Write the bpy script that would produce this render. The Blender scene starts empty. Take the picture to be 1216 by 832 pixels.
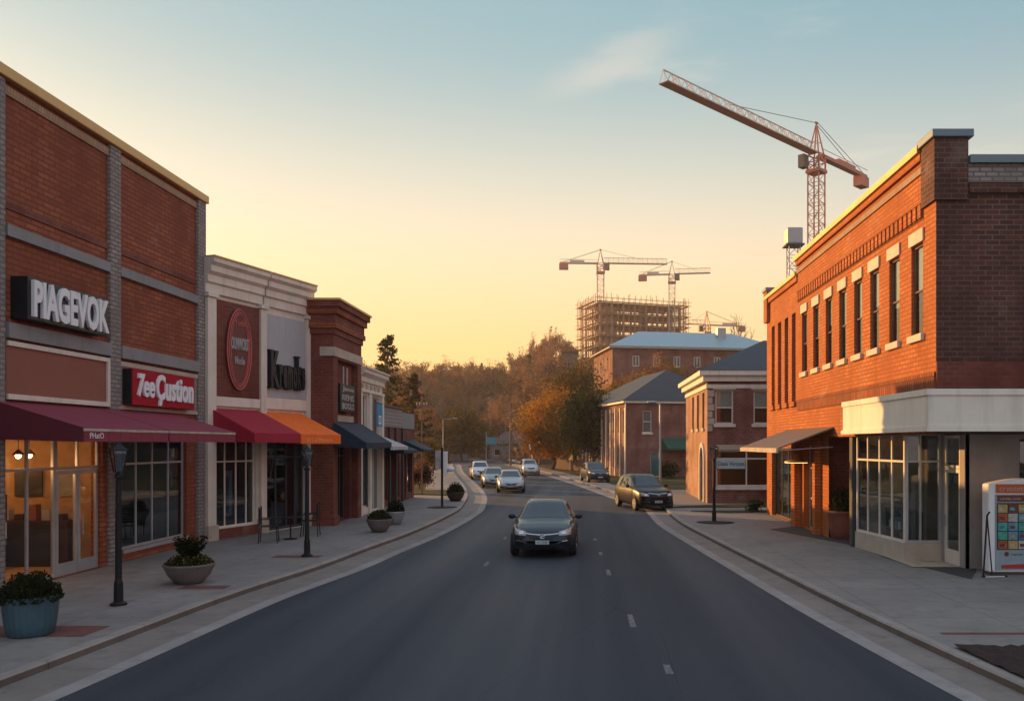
import bpy, bmesh, math, random
import numpy as np
from mathutils import Vector, Matrix
from mathutils.bvhtree import BVHTree
R = math.radians
sc = bpy.context.scene
col = sc.collection
random.seed(7)
rng = np.random.default_rng(7)

# ------------------------------------------------------------------ camera, sky, sun, exposure
CAMZ = 3.1
cam = bpy.data.cameras.new('camera')
camo = bpy.data.objects.new('camera', cam); col.objects.link(camo)
camo.location = (0, 0, CAMZ); camo.rotation_euler = (R(90), 0, 0)
cam.sensor_width = 36.0
cam.lens = 36.0 * 1000 / 1216
cam.shift_x = -(698 - 608) / 1216
cam.shift_y = (526 - 416) / 1216
cam.clip_start = 0.1; cam.clip_end = 3000
sc.camera = camo
SUN_AZ, SUN_EL = 50.0, 10.0          # degrees left of the street axis, above the horizon
sunv = Vector((-math.sin(R(SUN_AZ)) * math.cos(R(SUN_EL)), math.cos(R(SUN_AZ)) * math.cos(R(SUN_EL)), math.sin(R(SUN_EL))))
w = bpy.data.worlds.new('World'); sc.world = w; w.use_nodes = True
wt = w.node_tree; wt.nodes.clear()
wo = wt.nodes.new('ShaderNodeOutputWorld'); bg = wt.nodes.new('ShaderNodeBackground')
sky = wt.nodes.new('ShaderNodeTexSky'); sky.sky_type = 'NISHITA'; sky.sun_disc = False
sky.sun_elevation = R(SUN_EL); sky.sun_rotation = R(-SUN_AZ)
sky.altitude = 0; sky.air_density = 1.2; sky.dust_density = 4.0; sky.ozone_density = 1.0
bg.inputs['Strength'].default_value = 0.15
def wn(typ, ins=None, **props):
    nd = wt.nodes.new(typ)
    for k, v in props.items(): setattr(nd, k, v)
    for k, v in (ins or {}).items():
        if isinstance(v, bpy.types.NodeSocket): wt.links.new(v, nd.inputs[k])
        else: nd.inputs[k].default_value = v
    return nd
def wmix(f, a, b):
    nd = wn('ShaderNodeMix', data_type='RGBA')
    for i, v in ((0, f), (6, a), (7, b)):
        if isinstance(v, bpy.types.NodeSocket): wt.links.new(v, nd.inputs[i])
        else: nd.inputs[i].default_value = v if i == 0 else (tuple(v) + (1,))[:4]
    return nd.outputs[2]
def wrange(v, a, b): return wn('ShaderNodeMapRange', {0: v, 1: a, 2: b, 3: 0.0, 4: 1.0}, interpolation_type='SMOOTHERSTEP').outputs[0]
# hazy dusk air over the physical sky: warm low band towards the glow, teal grey above, pale blue overhead and warm grey behind, brightened out of view to fill the shade
tcw = wn('ShaderNodeTexCoord'); dirv = tcw.outputs['Generated']
zc = wn('ShaderNodeSeparateXYZ', {0: dirv}).outputs[2]
gl = wn('ShaderNodeVectorMath', {0: dirv, 1: (-math.sin(R(24)), math.cos(R(24)), 0.0)}, operation='DOT_PRODUCT').outputs['Value']
near_glow = wrange(gl, 0.35, 1.0); side = wrange(gl, -0.6, 0.6)
low = wmix(near_glow, (0.76, 0.57, 0.38), (0.96, 0.54, 0.18)); mid = wmix(near_glow, (0.52, 0.51, 0.44), (0.76, 0.645, 0.46)); high = wmix(near_glow, (0.165, 0.305, 0.37), (0.225, 0.36, 0.40))
top = (0.36, 0.43, 0.55)
low = wmix(side, (0.62, 0.50, 0.46), low); mid = wmix(side, (0.56, 0.52, 0.52), mid); high = wmix(side, (0.44, 0.47, 0.54), high)
grad = wmix(wrange(zc, 0.02, 0.34), low, mid); grad = wmix(wrange(zc, 0.13, 0.50), grad, high); grad = wmix(wrange(zc, 0.47, 0.75), grad, top)
mpw = wn('ShaderNodeMapping', {'Vector': dirv, 'Scale': (1.2, 1.2, 7.0), 'Rotation': (0.0, R(10), 0.0)})
cl = wn('ShaderNodeTexNoise', {'Vector': mpw.outputs[0], 'Scale': 2.2, 'Detail': 6.0, 'Roughness': 0.6}).outputs[0]
cf = wn('ShaderNodeMath', {0: wrange(cl, 0.54, 0.78), 1: 0.34}, operation='MULTIPLY').outputs[0]
grad = wmix(cf, grad, (0.85, 0.70, 0.52))
# one thin wisp of cloud high above the street
wx = wn('ShaderNodeVectorMath', {0: dirv, 1: (0.94, 0.0, 0.34)}, operation='DOT_PRODUCT').outputs['Value']; wz = wn('ShaderNodeVectorMath', {0: dirv, 1: (-0.33, 0.0, 0.94)}, operation='DOT_PRODUCT').outputs['Value']
wzn = wn('ShaderNodeMath', {0: cl, 1: 0.09, 2: wz}, operation='MULTIPLY_ADD').outputs[0]
def band(v, c, h): return wn('ShaderNodeMath', {0: 1.0, 1: wrange(wn('ShaderNodeMath', {0: wn('ShaderNodeMath', {0: v, 1: c}, operation='SUBTRACT').outputs[0]}, operation='ABSOLUTE').outputs[0], 0.0, h)}, operation='SUBTRACT').outputs[0]
wf = wn('ShaderNodeMath', {0: band(wx, 0.165, 0.12), 1: band(wzn, 0.425, 0.028)}, operation='MULTIPLY').outputs[0]
grad = wmix(wn('ShaderNodeMath', {0: wf, 1: 0.26}, operation='MULTIPLY').outputs[0], grad, (0.80, 0.64, 0.48))
gs = wn('ShaderNodeVectorMath', {0: grad, 3: 1.0 / 0.15}, operation='SCALE').outputs[0]
wt.links.new(wmix(0.92, sky.outputs[0], gs), bg.inputs[0]); wt.links.new(bg.outputs[0], wo.inputs[0])
sd = bpy.data.lights.new('sun', 'SUN'); sd.energy = 5.0; sd.angle = R(0.5); sd.color = (1.0, 0.50, 0.15)
so = bpy.data.objects.new('sun', sd); col.objects.link(so); so.rotation_euler = sunv.to_track_quat('Z', 'Y').to_euler()
so.location = (-40, 40, 40)
vs = sc.view_settings
sc.display_settings.display_device = 'sRGB'
vs.view_transform = 'Standard'; vs.look = 'None'; vs.gamma = 1; vs.use_curve_mapping = False
vs.exposure = 0.55
sc.render.engine = 'CYCLES'
sc.cycles.max_bounces = 6; sc.cycles.transparent_max_bounces = 12
sc.cycles.use_denoising = True

# ------------------------------------------------------------------ materials
class NT:
    def __init__(s, name):
        s.m = bpy.data.materials.new(name); s.m.use_nodes = True; s.t = s.m.node_tree; s.t.nodes.clear()
        s.out = s.n('ShaderNodeOutputMaterial')
    def n(s, typ, ins=None, **props):
        nd = s.t.nodes.new(typ)
        for k, v in props.items(): setattr(nd, k, v)
        for k, v in (ins or {}).items():
            if isinstance(v, bpy.types.NodeSocket): s.t.links.new(v, nd.inputs[k])
            else: nd.inputs[k].default_value = v
        return nd
    def math(s, op, a, b=0.5, c=0.0):
        return s.n('ShaderNodeMath', {0: a, 1: b, 2: c}, operation=op).outputs[0]
    def mix(s, f, a, b, blend='MIX'):
        nd = s.n('ShaderNodeMix', data_type='RGBA', blend_type=blend)
        for i, v in ((0, f), (6, a), (7, b)):
            if isinstance(v, bpy.types.NodeSocket): s.t.links.new(v, nd.inputs[i])
            else: nd.inputs[i].default_value = v if i == 0 else (tuple(v) + (1,))[:4]
        return nd.outputs[2]
    def noise(s, vec, scale, detail=4.0, rough=0.55):
        return s.n('ShaderNodeTexNoise', {'Vector': vec, 'Scale': scale, 'Detail': detail, 'Roughness': rough}).outputs[0]
    def ramp(s, f, a, b):
        nd = s.n('ShaderNodeMapRange', {0: f, 1: a, 2: b, 3: 0.0, 4: 1.0}); return nd.outputs[0]
    def finish(s, color, rough=0.6, metal=0.0, bump=None, bdist=0.01, spec=0.5, coat=0.0, emit=None, es=0.0, sub=None, alpha=None):
        p = s.n('ShaderNodeBsdfPrincipled')
        def put(k, v):
            if v is None: return
            if isinstance(v, bpy.types.NodeSocket): s.t.links.new(v, p.inputs[k])
            else: p.inputs[k].default_value = (tuple(v) + (1,))[:4] if hasattr(v, '__len__') else v
        put('Base Color', color); put('Roughness', rough); put('Metallic', metal); put('Specular IOR Level', spec)
        put('Coat Weight', coat); put('Emission Color', emit)
        if es: p.inputs['Emission Strength'].default_value = es
        if bump is not None:
            b = s.n('ShaderNodeBump', {'Height': bump, 'Distance': bdist, 'Strength': 0.8}); s.t.links.new(b.outputs[0], p.inputs['Normal'])
        s.t.links.new(p.outputs[0], s.out.inputs[0]); return s.m

def facade_vec(t):
    tc = t.n('ShaderNodeTexCoord'); g = tc.outputs['Normal']; o = tc.outputs['Object']
    sn = t.n('ShaderNodeSeparateXYZ', {0: g}); sp = t.n('ShaderNodeSeparateXYZ', {0: o})
    f = t.math('GREATER_THAN', t.math('ABSOLUTE', sn.outputs[0]), 0.6)
    u = t.n('ShaderNodeMix', {0: f, 2: sp.outputs[0], 3: sp.outputs[1]}, data_type='FLOAT').outputs[0]
    return t.n('ShaderNodeCombineXYZ', {0: u, 1: sp.outputs[2], 2: 0.0}).outputs[0], o

def brick(name, c1, c2, mortar, bw=0.3, rh=0.1, ms=0.012, stain=0.35, bump=0.012):
    t = NT(name); v, o = facade_vec(t)
    br = t.n('ShaderNodeTexBrick', {'Vector': v, 'Color1': tuple(c1) + (1,), 'Color2': tuple(c2) + (1,), 'Mortar': tuple(mortar) + (1,), 'Scale': 1.0,
             'Mortar Size': ms, 'Mortar Smooth': 0.15, 'Bias': 0.0, 'Brick Width': bw, 'Row Height': rh})
    n1 = t.noise(o, 0.55, 5, 0.6); n2 = t.noise(o, 9.0, 3, 0.6)
    c = t.mix(t.ramp(n1, 0.35, 0.72), br.outputs[0], tuple(x * (1 - stain) for x in c2), 'MIX')
    c = t.mix(0.35, c, t.mix(n2, (0.55, 0.55, 0.55), (1.25, 1.2, 1.15)), 'MULTIPLY')
    mps = t.n('ShaderNodeMapping', {'Vector': o, 'Scale': (1.6, 1.6, 0.12)}); n3 = t.noise(mps.outputs[0], 1.0, 5, .65)
    c = t.mix(t.math('MULTIPLY', t.ramp(n3, .52, .72), .38), c, tuple(x * .45 for x in c2))
    c = t.mix(t.math('MULTIPLY', t.ramp(t.noise(o, .9, 4, .6), .58, .76), .22), c, (.42, .36, .31))
    h = t.math('SUBTRACT', t.math('MULTIPLY', n2, 0.35), br.outputs[1])
    return t.finish(c, 0.85, bump=h, bdist=bump, spec=0.25)

def plain(name, c, rough=0.6, var=0.25, scale=3.0, metal=0.0, spec=0.4, bump=0.0, coat=0.0, streak=0.0):
    t = NT(name); tc = t.n('ShaderNodeTexCoord'); o = tc.outputs['Object']
    n1 = t.noise(o, scale, 5, 0.6); n2 = t.noise(o, scale * 9, 3, 0.6)
    a = tuple(min(1, x * (1 + var)) for x in c); b = tuple(x * (1 - var) for x in c)
    cc = t.mix(t.ramp(n1, 0.3, 0.7), b, a)
    cc = t.mix(var * 0.8, cc, t.mix(n2, (0.6, 0.6, 0.6), (1.3, 1.3, 1.3)), 'MULTIPLY')
    if streak:
        mps = t.n('ShaderNodeMapping', {'Vector': o, 'Scale': (3.2, 3.2, 0.22)}); cc = t.mix(t.math('MULTIPLY', t.ramp(t.noise(mps.outputs[0], 1.0, 5, .65), .5, .75), streak), cc, tuple(x * .38 for x in c))
    rr = t.n('ShaderNodeMapRange', {0: n1, 1: 0.3, 2: 0.7, 3: max(0, rough - 0.08), 4: min(1, rough + 0.08)}).outputs[0]
    return t.finish(cc, rr, metal, bump=n2 if bump else None, bdist=bump or 0.01, spec=spec, coat=coat)

def slats(name, c, axis=2, pitch=0.15, gap=0.08, rough=0.6, dark=0.35):
    t = NT(name); tc = t.n('ShaderNodeTexCoord'); sp = t.n('ShaderNodeSeparateXYZ', {0: tc.outputs['Object']})
    fr = t.math('FRACT', t.math('DIVIDE', sp.outputs[axis], pitch))
    ln = t.math('LESS_THAN', fr, gap)
    n1 = t.noise(tc.outputs['Object'], 2.0)
    cc = t.mix(n1, tuple(x * 0.8 for x in c), tuple(min(1, x * 1.2) for x in c))
    return t.finish(t.mix(ln, cc, tuple(x * dark for x in c)), rough, bump=t.math('SUBTRACT', 1.0, ln), bdist=0.015)

def glass(name, tint=(0.75, 0.8, 0.8), base=0.06, ior=1.5):
    t = NT(name)
    fr = t.n('ShaderNodeFresnel', {'IOR': ior}); bf = t.n('ShaderNodeNewGeometry').outputs['Backfacing']; f = t.math('MULTIPLY', t.math('MULTIPLY_ADD', fr.outputs[0], 1.0, base), t.math('SUBTRACT', 1.0, bf))
    tc = t.n('ShaderNodeTexCoord'); nz = t.noise(tc.outputs['Object'], 1.3, 2)
    b = t.n('ShaderNodeBump', {'Height': nz, 'Distance': 0.01, 'Strength': 0.25})
    tr = t.n('ShaderNodeBsdfTransparent', {0: tuple(tint) + (1,)}); gl = t.n('ShaderNodeBsdfGlossy', {0: (0.9, 0.95, 1, 1), 'Roughness': 0.02, 'Normal': b.outputs[0]})
    mx = t.n('ShaderNodeMixShader', {0: f, 1: tr.outputs[0], 2: gl.outputs[0]}); t.t.links.new(mx.outputs[0], t.out.inputs[0]); return t.m

def dark_glass(name, c=(0.012, 0.016, 0.02), rough=0.04):
    t = NT(name); tc = t.n('ShaderNodeTexCoord'); nz = t.noise(tc.outputs['Object'], 1.1, 2)
    return t.finish(c, rough, bump=nz, bdist=0.008, spec=0.7)

def leaves(name, c1, c2, c3):
    t = NT(name); g = t.n('ShaderNodeNewGeometry'); tc = t.n('ShaderNodeTexCoord')
    n1 = t.noise(tc.outputs['Object'], 0.5, 3)
    r = g.outputs['Random Per Island']; oi = t.n('ShaderNodeObjectInfo').outputs['Random']
    c = t.mix(r, c1, c2); c = t.mix(t.ramp(n1, 0.42, 0.68), c, c3)
    c = t.mix(1.0, c, t.mix(oi, (0.45, 0.42, 0.48), (1.25, 1.15, 1.0)), 'MULTIPLY')
    d = t.n('ShaderNodeBsdfDiffuse', {0: c}); tl = t.n('ShaderNodeBsdfTranslucent', {0: c})
    mx = t.n('ShaderNodeMixShader', {0: 0.45, 1: d.outputs[0], 2: tl.outputs[0]}); t.t.links.new(mx.outputs[0], t.out.inputs[0]); return t.m

def emissive(name, c, s):
    t = NT(name); e = t.n('ShaderNodeEmission', {0: tuple(c) + (1,), 1: s}); t.t.links.new(e.outputs[0], t.out.inputs[0]); return t.m

def car_paint(name, c, metal=0.3, coat=0.5, spec=0.35, dk=0.45):
    t = NT(name); tc = t.n('ShaderNodeTexCoord'); n1 = t.noise(tc.outputs['Object'], 2.5, 4)
    sp = t.n('ShaderNodeSeparateXYZ', {0: tc.outputs['Object']})
    dirt = t.math('MULTIPLY', t.ramp(sp.outputs[2], 0.75, 0.2), n1)
    return t.finish(t.mix(t.math('MULTIPLY', dirt, dk), c, (0.06, 0.055, 0.05)), 0.3, metal, coat=coat, spec=spec)

M = {}
M['brick_red'] = brick('brick_red', (0.43, 0.13, 0.06), (0.28, 0.078, 0.04), (0.14, 0.058, 0.04), 0.40, 0.125, 0.016, 0.3, 0.02)
M['brick_deep'] = brick('brick_deep', (0.30, 0.085, 0.055), (0.19, 0.052, 0.038), (0.20, 0.11, 0.085), 0.26, 0.11, 0.016)
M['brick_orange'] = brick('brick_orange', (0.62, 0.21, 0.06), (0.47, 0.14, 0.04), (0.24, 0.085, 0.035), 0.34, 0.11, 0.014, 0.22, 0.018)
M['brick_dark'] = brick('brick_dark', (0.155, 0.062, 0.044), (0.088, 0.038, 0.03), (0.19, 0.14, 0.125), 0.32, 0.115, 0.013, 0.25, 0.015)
M['brick_grey'] = brick('brick_grey', (0.42, 0.38, 0.36), (0.27, 0.24, 0.23), (0.16, 0.14, 0.13), 0.28, 0.11, 0.02, 0.2, 0.02)
M['brick_tan'] = brick('brick_tan', (0.55, 0.38, 0.24), (0.42, 0.27, 0.17), (0.3, 0.22, 0.16), 0.1, 0.4, 0.02, 0.15, 0.02)
M['brick_pink'] = brick('brick_pink', (0.34, 0.12, 0.085), (0.22, 0.07, 0.055), (0.30, 0.21, 0.18), 0.28, 0.12, 0.018)
M['brick_warm'] = brick('brick_warm', (0.52, 0.27, 0.16), (0.40, 0.19, 0.11), (0.45, 0.33, 0.25), 0.28, 0.12, 0.018)
M['brick_soldier'] = brick('brick_soldier', (0.42, 0.13, 0.045), (0.27, 0.075, 0.03), (0.13, 0.05, 0.03), 0.14, 0.42, 0.022, 0.2, 0.02)
M['stone'] = plain('stone', (0.44, 0.38, 0.31), 0.8, 0.15, 2.0, bump=0.01)
M['stone_light'] = plain('stone_light', (0.62, 0.54, 0.43), 0.75, 0.12, 2.0, bump=0.006, streak=.35)
M['white_trim'] = plain('white_trim', (0.68, 0.62, 0.54), 0.6, 0.10, 1.2, bump=0.003, streak=.35)
M['cream'] = plain('cream', (0.74, 0.70, 0.61), 0.55, 0.08, 0.8, streak=.35)
M['grey_panel'] = plain('grey_panel', (0.40, 0.42, 0.44), 0.6, 0.08, 0.7, streak=.25)
M['grey_band'] = plain('grey_band', (0.24, 0.24, 0.25), 0.7, 0.12, 1.5, streak=.4)
M['grey_stucco'] = plain('grey_stucco', (0.30, 0.27, 0.26), 0.85, 0.12, 1.5, bump=0.006)
M['brown_panel'] = plain('brown_panel', (0.27, 0.095, 0.065), 0.7, 0.08, 1.0)
M['taupe_panel'] = plain('taupe_panel', (0.24, 0.20, 0.185), 0.7, 0.1, 1.0)
M['coping'] = plain('coping', (0.60, 0.37, 0.14), 0.45, 0.12, 1.0, metal=0.3)
M['coping_blue'] = plain('coping_blue', (0.16, 0.21, 0.25), 0.5, 0.12, 1.0, metal=0.3)
M['alu'] = plain('alu', (0.46, 0.48, 0.50), 0.4, 0.1, 2.0, metal=0.5)
M['frame_dark'] = plain('frame_dark', (0.05, 0.05, 0.055), 0.5, 0.15, 2.0)
M['black_metal'] = plain('black_metal', (0.010, 0.010, 0.012), 0.55, 0.2, 4.0, spec=.3)
M['galv'] = plain('galv', (0.36, 0.37, 0.38), 0.5, 0.12, 3.0, metal=0.5)
M['roof_slate'] = slats('roof_slate', (0.018, 0.024, 0.034), 2, 0.16, 0.12)
M['roof_tan'] = slats('roof_tan', (0.16, 0.13, 0.11), 2, 0.16, 0.12)
M['roof_blue'] = slats('roof_blue', (0.24, 0.38, 0.44), 0, 0.6, 0.06, 0.4, 0.7)
M['siding'] = slats('siding', (0.24, 0.22, 0.22), 2, 0.18, 0.1)
M['roof_flat'] = plain('roof_flat', (0.12, 0.12, 0.12), 0.9)
M['awning_plum'] = slats('awning_plum', (0.23, 0.022, 0.05), 0, 0.45, 0.05, 0.7, 0.45)
M['awning_crimson'] = plain('awning_crimson', (0.36, 0.014, 0.035), 0.75, 0.1, 1.0, bump=.03, streak=.3)
M['awning_orange'] = plain('awning_orange', (0.85, 0.16, 0.015), 0.75, 0.08, 1.0, bump=.03, streak=.3)
M['awning_navy'] = plain('awning_navy', (0.016, 0.026, 0.05), 0.75, 0.12, 1.0, bump=.03, streak=.3)
M['awning_white'] = slats('awning_white', (0.6, 0.6, 0.6), 0, 0.3, 0.45, 0.7, 0.25)
M['awning_green'] = plain('awning_green', (0.02, 0.09, 0.06), 0.75)
M['awning_grey'] = slats('awning_grey', (0.15, 0.115, 0.09), 1, 0.35, 0.12, 0.6, 0.4)
M['awning_edge'] = plain('awning_edge', (0.42, 0.36, 0.3), 0.6)
M['glass'] = glass('glass'); M['glass_clear'] = glass('glass_clear', (.9, .9, .88), .03, 1.22); M['glass_dim'] = glass('glass_dim', (0.5, 0.55, 0.58), 0.08)
M['dark_glass'] = dark_glass('dark_glass'); M['teal_glass'] = dark_glass('teal_glass', (0.05, 0.13, 0.14), 0.08)
M['blind'] = plain('blind', (0.62, 0.62, 0.58), 0.7, 0.08)
M['interior'] = plain('interior', (0.46, 0.38, 0.30), 0.9); M['interior_warm'] = plain('interior_warm', (0.48, 0.30, 0.16), 0.9)
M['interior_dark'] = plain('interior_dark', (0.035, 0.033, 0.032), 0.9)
M['wood_dark'] = plain('wood_dark', (0.06, 0.03, 0.02), 0.5)
M['rubber'] = plain('rubber', (0.02, 0.02, 0.021), 0.85); M['rim'] = plain('rim', (0.35, 0.36, 0.37), 0.3, 0.05, 4, metal=0.8)
M['chrome'] = plain('chrome', (0.6, 0.6, 0.62), 0.15, 0.03, 4, metal=1.0)
M['lamp_lens'] = plain('lamp_lens', (0.34, 0.29, 0.24), 0.1, 0.3, 9, spec=0.9)
M['plate'] = plain('plate', (0.40, 0.52, 0.54), 0.5, 0.05); M['plate_ink'] = plain('plate_ink', (0.05, 0.09, 0.12), 0.6)
M['car_glass'] = dark_glass('car_glass', (0.010, 0.035, 0.042), 0.03)
M['white'] = plain('white', (0.75, 0.77, 0.8), 0.5, 0.05); M['red_sign'] = plain('red_sign', (0.36, 0.006, 0.022), 0.6, 0.08, spec=.15)
M['sign_black'] = plain('sign_black', (0.012, 0.013, 0.016), 0.4); M['sign_maroon'] = plain('sign_maroon', (0.13, 0.032, 0.028), 0.5)
M['sign_pink'] = plain('sign_pink', (0.50, 0.12, 0.11), 0.5); M['sign_grey'] = plain('sign_grey', (0.36, 0.35, 0.35), 0.5)
M['blue_banner'] = plain('blue_banner', (0.03, 0.24, 0.42), 0.6); M['blue_sign'] = plain('blue_sign', (0.06, 0.25, 0.33), 0.5)
M['pot_blue'] = slats('pot_blue', (0.10, 0.19, 0.24), 0, 0.07, 0.18, 0.5, 0.6); M['pot_stone'] = plain('pot_stone', (0.15, 0.13, 0.125), 0.8, 0.15, 4, bump=0.005)
M['pot_terra'] = plain('pot_terra', (0.22, 0.075, 0.05), 0.8, 0.2, 3); M['soil'] = plain('soil', (0.045, 0.032, 0.024), 0.95, 0.3, 8, bump=0.02)
M['mulch'] = plain('mulch', (0.045, 0.026, 0.024), 0.95, 0.55, 11, bump=0.05)
M['bark'] = plain('bark', (0.07, 0.052, 0.04), 0.9, 0.3, 3); M['bark_pale'] = plain('bark_pale', (0.24, 0.17, 0.125), 0.9, 0.3, 3)
M['leaf_orange'] = leaves('leaf_orange', (0.54, 0.21, 0.028), (0.38, 0.21, 0.03), (0.26, 0.18, 0.033))
M['leaf_olive'] = leaves('leaf_olive', (0.34, 0.20, 0.035), (0.24, 0.165, 0.03), (0.15, 0.13, 0.028))
M['leaf_green'] = leaves('leaf_green', (0.035, 0.05, 0.016), (0.05, 0.06, 0.02), (0.025, 0.035, 0.013))
M['leaf_gold'] = leaves('leaf_gold', (0.34, 0.20, 0.03), (0.24, 0.16, 0.03), (0.14, 0.11, 0.025))
M['leaf_brown'] = leaves('leaf_brown', (0.40, 0.18, 0.06), (0.24, 0.12, 0.055), (0.18, 0.11, 0.065))
M['leaf_shrub'] = leaves('leaf_shrub', (0.045, 0.07, 0.025), (0.07, 0.08, 0.03), (0.03, 0.045, 0.02))
M['needle'] = leaves('needle', (0.10, 0.085, 0.03), (0.13, 0.09, 0.035), (0.06, 0.06, 0.025))
M['flower_gold'] = leaves('flower_gold', (0.42, 0.24, 0.05), (0.32, 0.22, 0.07), (0.38, 0.27, 0.12))
M['flower_pale'] = leaves('flower_pale', (0.5, 0.4, 0.33), (0.4, 0.25, 0.22), (0.5, 0.45, 0.4))
M['crane_red'] = plain('crane_red', (0.46, 0.15, 0.09), 0.55, 0.2, 0.4); M['crane_pale'] = plain('crane_pale', (0.58, 0.46, 0.36), 0.55, 0.2, 0.4)
M['crane_grey'] = plain('crane_grey', (0.13, 0.115, 0.10), 0.6); M['concrete_raw'] = plain('concrete_raw', (0.36, 0.26, 0.20), 0.9, 0.15, 0.4)
M['scaffold'] = plain('scaffold', (0.36, 0.17, 0.10), 0.7, 0.2, 0.5); M['screen'] = plain('screen', (0.22, 0.20, 0.20), 0.8)
M['weathered'] = plain('weathered', (0.17, 0.10, 0.075), 0.8, 0.25, 2)

# ------------------------------------------------------------------ mesh helper
class G:
    """collects faces; build() links them as one mesh object"""
    def __init__(s, T=None): s.v = []; s.f = []; s.mi = []; s.T = T
    def add(s, vs, fs, mi=0):
        b = len(s.v)
        if s.T is not None: vs = [tuple(s.T @ Vector(p)) for p in vs]
        s.v += [tuple(p) for p in vs]; s.f += [tuple(i + b for i in f) for f in fs]; s.mi += [mi] * len(fs)
        return s
    def box(s, x0, x1, y0, y1, z0, z1, mi=0):
        return s.add([(x0, y0, z0), (x1, y0, z0), (x1, y1, z0), (x0, y1, z0), (x0, y0, z1), (x1, y0, z1), (x1, y1, z1), (x0, y1, z1)],
              [(0, 3, 2, 1), (4, 5, 6, 7), (0, 1, 5, 4), (1, 2, 6, 5), (2, 3, 7, 6), (3, 0, 4, 7)], mi)
    def quad(s, a, b, c, d, mi=0): return s.add([a, b, c, d], [(0, 1, 2, 3)], mi)
    def prism(s, poly, d, mi=0):
        """closed polygon of 3-D points extruded by vector d"""
        n = len(poly); d = Vector(d); a = [Vector(p) for p in poly]; b = [p + d for p in a]
        return s.add(a + b, [tuple(range(n))[::-1], tuple(range(n, 2 * n))] + [(i, (i + 1) % n, n + (i + 1) % n, n + i) for i in range(n)], mi)
    def tube(s, p0, p1, r0, r1=None, n=6, mi=0, caps=True):
        p0, p1 = Vector(p0), Vector(p1); r1 = r0 if r1 is None else r1
        d = (p1 - p0)
        if d.length < 1e-6: return s
        d.normalize(); a = d.orthogonal().normalized(); b = d.cross(a)
        vs = [p0 + (a * math.cos(2 * math.pi * i / n) + b * math.sin(2 * math.pi * i / n)) * r0 for i in range(n)]
        vs += [p1 + (a * math.cos(2 * math.pi * i / n) + b * math.sin(2 * math.pi * i / n)) * r1 for i in range(n)]
        fs = [(i, (i + 1) % n, n + (i + 1) % n, n + i) for i in range(n)]
        if caps: fs += [tuple(range(n))[::-1], tuple(range(n, 2 * n))]
        return s.add(vs, fs, mi)
    def lathe(s, prof, n=20, c=(0, 0, 0), axis='z', mi=0):
        vs = []; fs = []
        for r, h in prof:
            for i in range(n):
                a = 2 * math.pi * i / n; x, y = r * math.cos(a), r * math.sin(a)
                p = (x, y, h) if axis == 'z' else ((h, x, y) if axis == 'x' else (x, h, y))
                vs.append((c[0] + p[0], c[1] + p[1], c[2] + p[2]))
        for j in range(len(prof) - 1):
            for i in range(n):
                fs.append((j * n + i, j * n + (i + 1) % n, (j + 1) * n + (i + 1) % n, (j + 1) * n + i))
        fs.append(tuple(range(n))[::-1]); fs.append(tuple((len(prof) - 1) * n + i for i in range(n)))
        return s.add(vs, fs, mi)
    def ball(s, c, rx, ry, rz, n=10, m=7, mi=0):
        vs = [(c[0], c[1], c[2] - rz)]; fs = []
        for j in range(1, m):
            p = math.pi * j / m
            for i in range(n):
                a = 2 * math.pi * i / n
                vs.append((c[0] + rx * math.sin(p) * math.cos(a), c[1] + ry * math.sin(p) * math.sin(a), c[2] - rz * math.cos(p)))
        vs.append((c[0], c[1], c[2] + rz)); L = len(vs) - 1
        for i in range(n):
            fs.append((0, 1 + (i + 1) % n, 1 + i)); fs.append((L, 1 + (m - 2) * n + i, 1 + (m - 2) * n + (i + 1) % n))
        for j in range(m - 2):
            for i in range(n):
                a = 1 + j * n
                fs.append((a + i, a + (i + 1) % n, a + n + (i + 1) % n, a + n + i))
        return s.add(vs, fs, mi)
    def wall(s, u0, u1, z0, z1, ops, d=0.0, depth=0.2, mi=0, rmi=None):
        """wall in the plane y=d of the current frame, with openings (ua,ub,za,zb) and reveals of the given depth"""
        us = sorted({u0, u1, *[o[0] for o in ops], *[o[1] for o in ops]}); zs = sorted({z0, z1, *[o[2] for o in ops], *[o[3] for o in ops]})
        for a, b in zip(us, us[1:]):
            for c, e in zip(zs, zs[1:]):
                mu, mz = (a + b) / 2, (c + e) / 2
                if any(o[0] < mu < o[1] and o[2] < mz < o[3] for o in ops): continue
                s.quad((a, d, c), (b, d, c), (b, d, e), (a, d, e), mi)
        r = mi if rmi is None else rmi
        for a, b, c, e in ops:
            D = d + depth
            s.quad((a, d, c), (a, D, c), (a, D, e), (a, d, e), r); s.quad((b, d, c), (b, D, c), (b, D, e), (b, d, e), r)
            s.quad((a, d, e), (b, d, e), (b, D, e), (a, D, e), r); s.quad((a, d, c), (b, d, c), (b, D, c), (a, D, c), r)
        return s
    def build(s, name, mats, parent=None, smooth=False, bevel=0.0, merge=False, label=None):
        me = bpy.data.meshes.new(name); me.from_pydata(s.v, [], s.f)
        mats = mats if isinstance(mats, (list, tuple)) else [mats]
        for m in mats: me.materials.append(M[m] if isinstance(m, str) else m)
        me.polygons.foreach_set('material_index', s.mi)
        bm = bmesh.new(); bm.from_mesh(me)
        if merge: bmesh.ops.remove_doubles(bm, verts=bm.verts, dist=1e-4)
        bmesh.ops.recalc_face_normals(bm, faces=bm.faces)
        bm.to_mesh(me); bm.free()
        if smooth: me.polygons.foreach_set('use_smooth', [True] * len(me.polygons))
        o = bpy.data.objects.new(name, me); col.objects.link(o)
        if parent is not None: o.parent = parent
        if bevel:
            b = o.modifiers.new('bevel', 'BEVEL'); b.width = bevel; b.segments = 2; b.limit_method = 'ANGLE'
        if label: o['label'] = label
        return o

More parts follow.
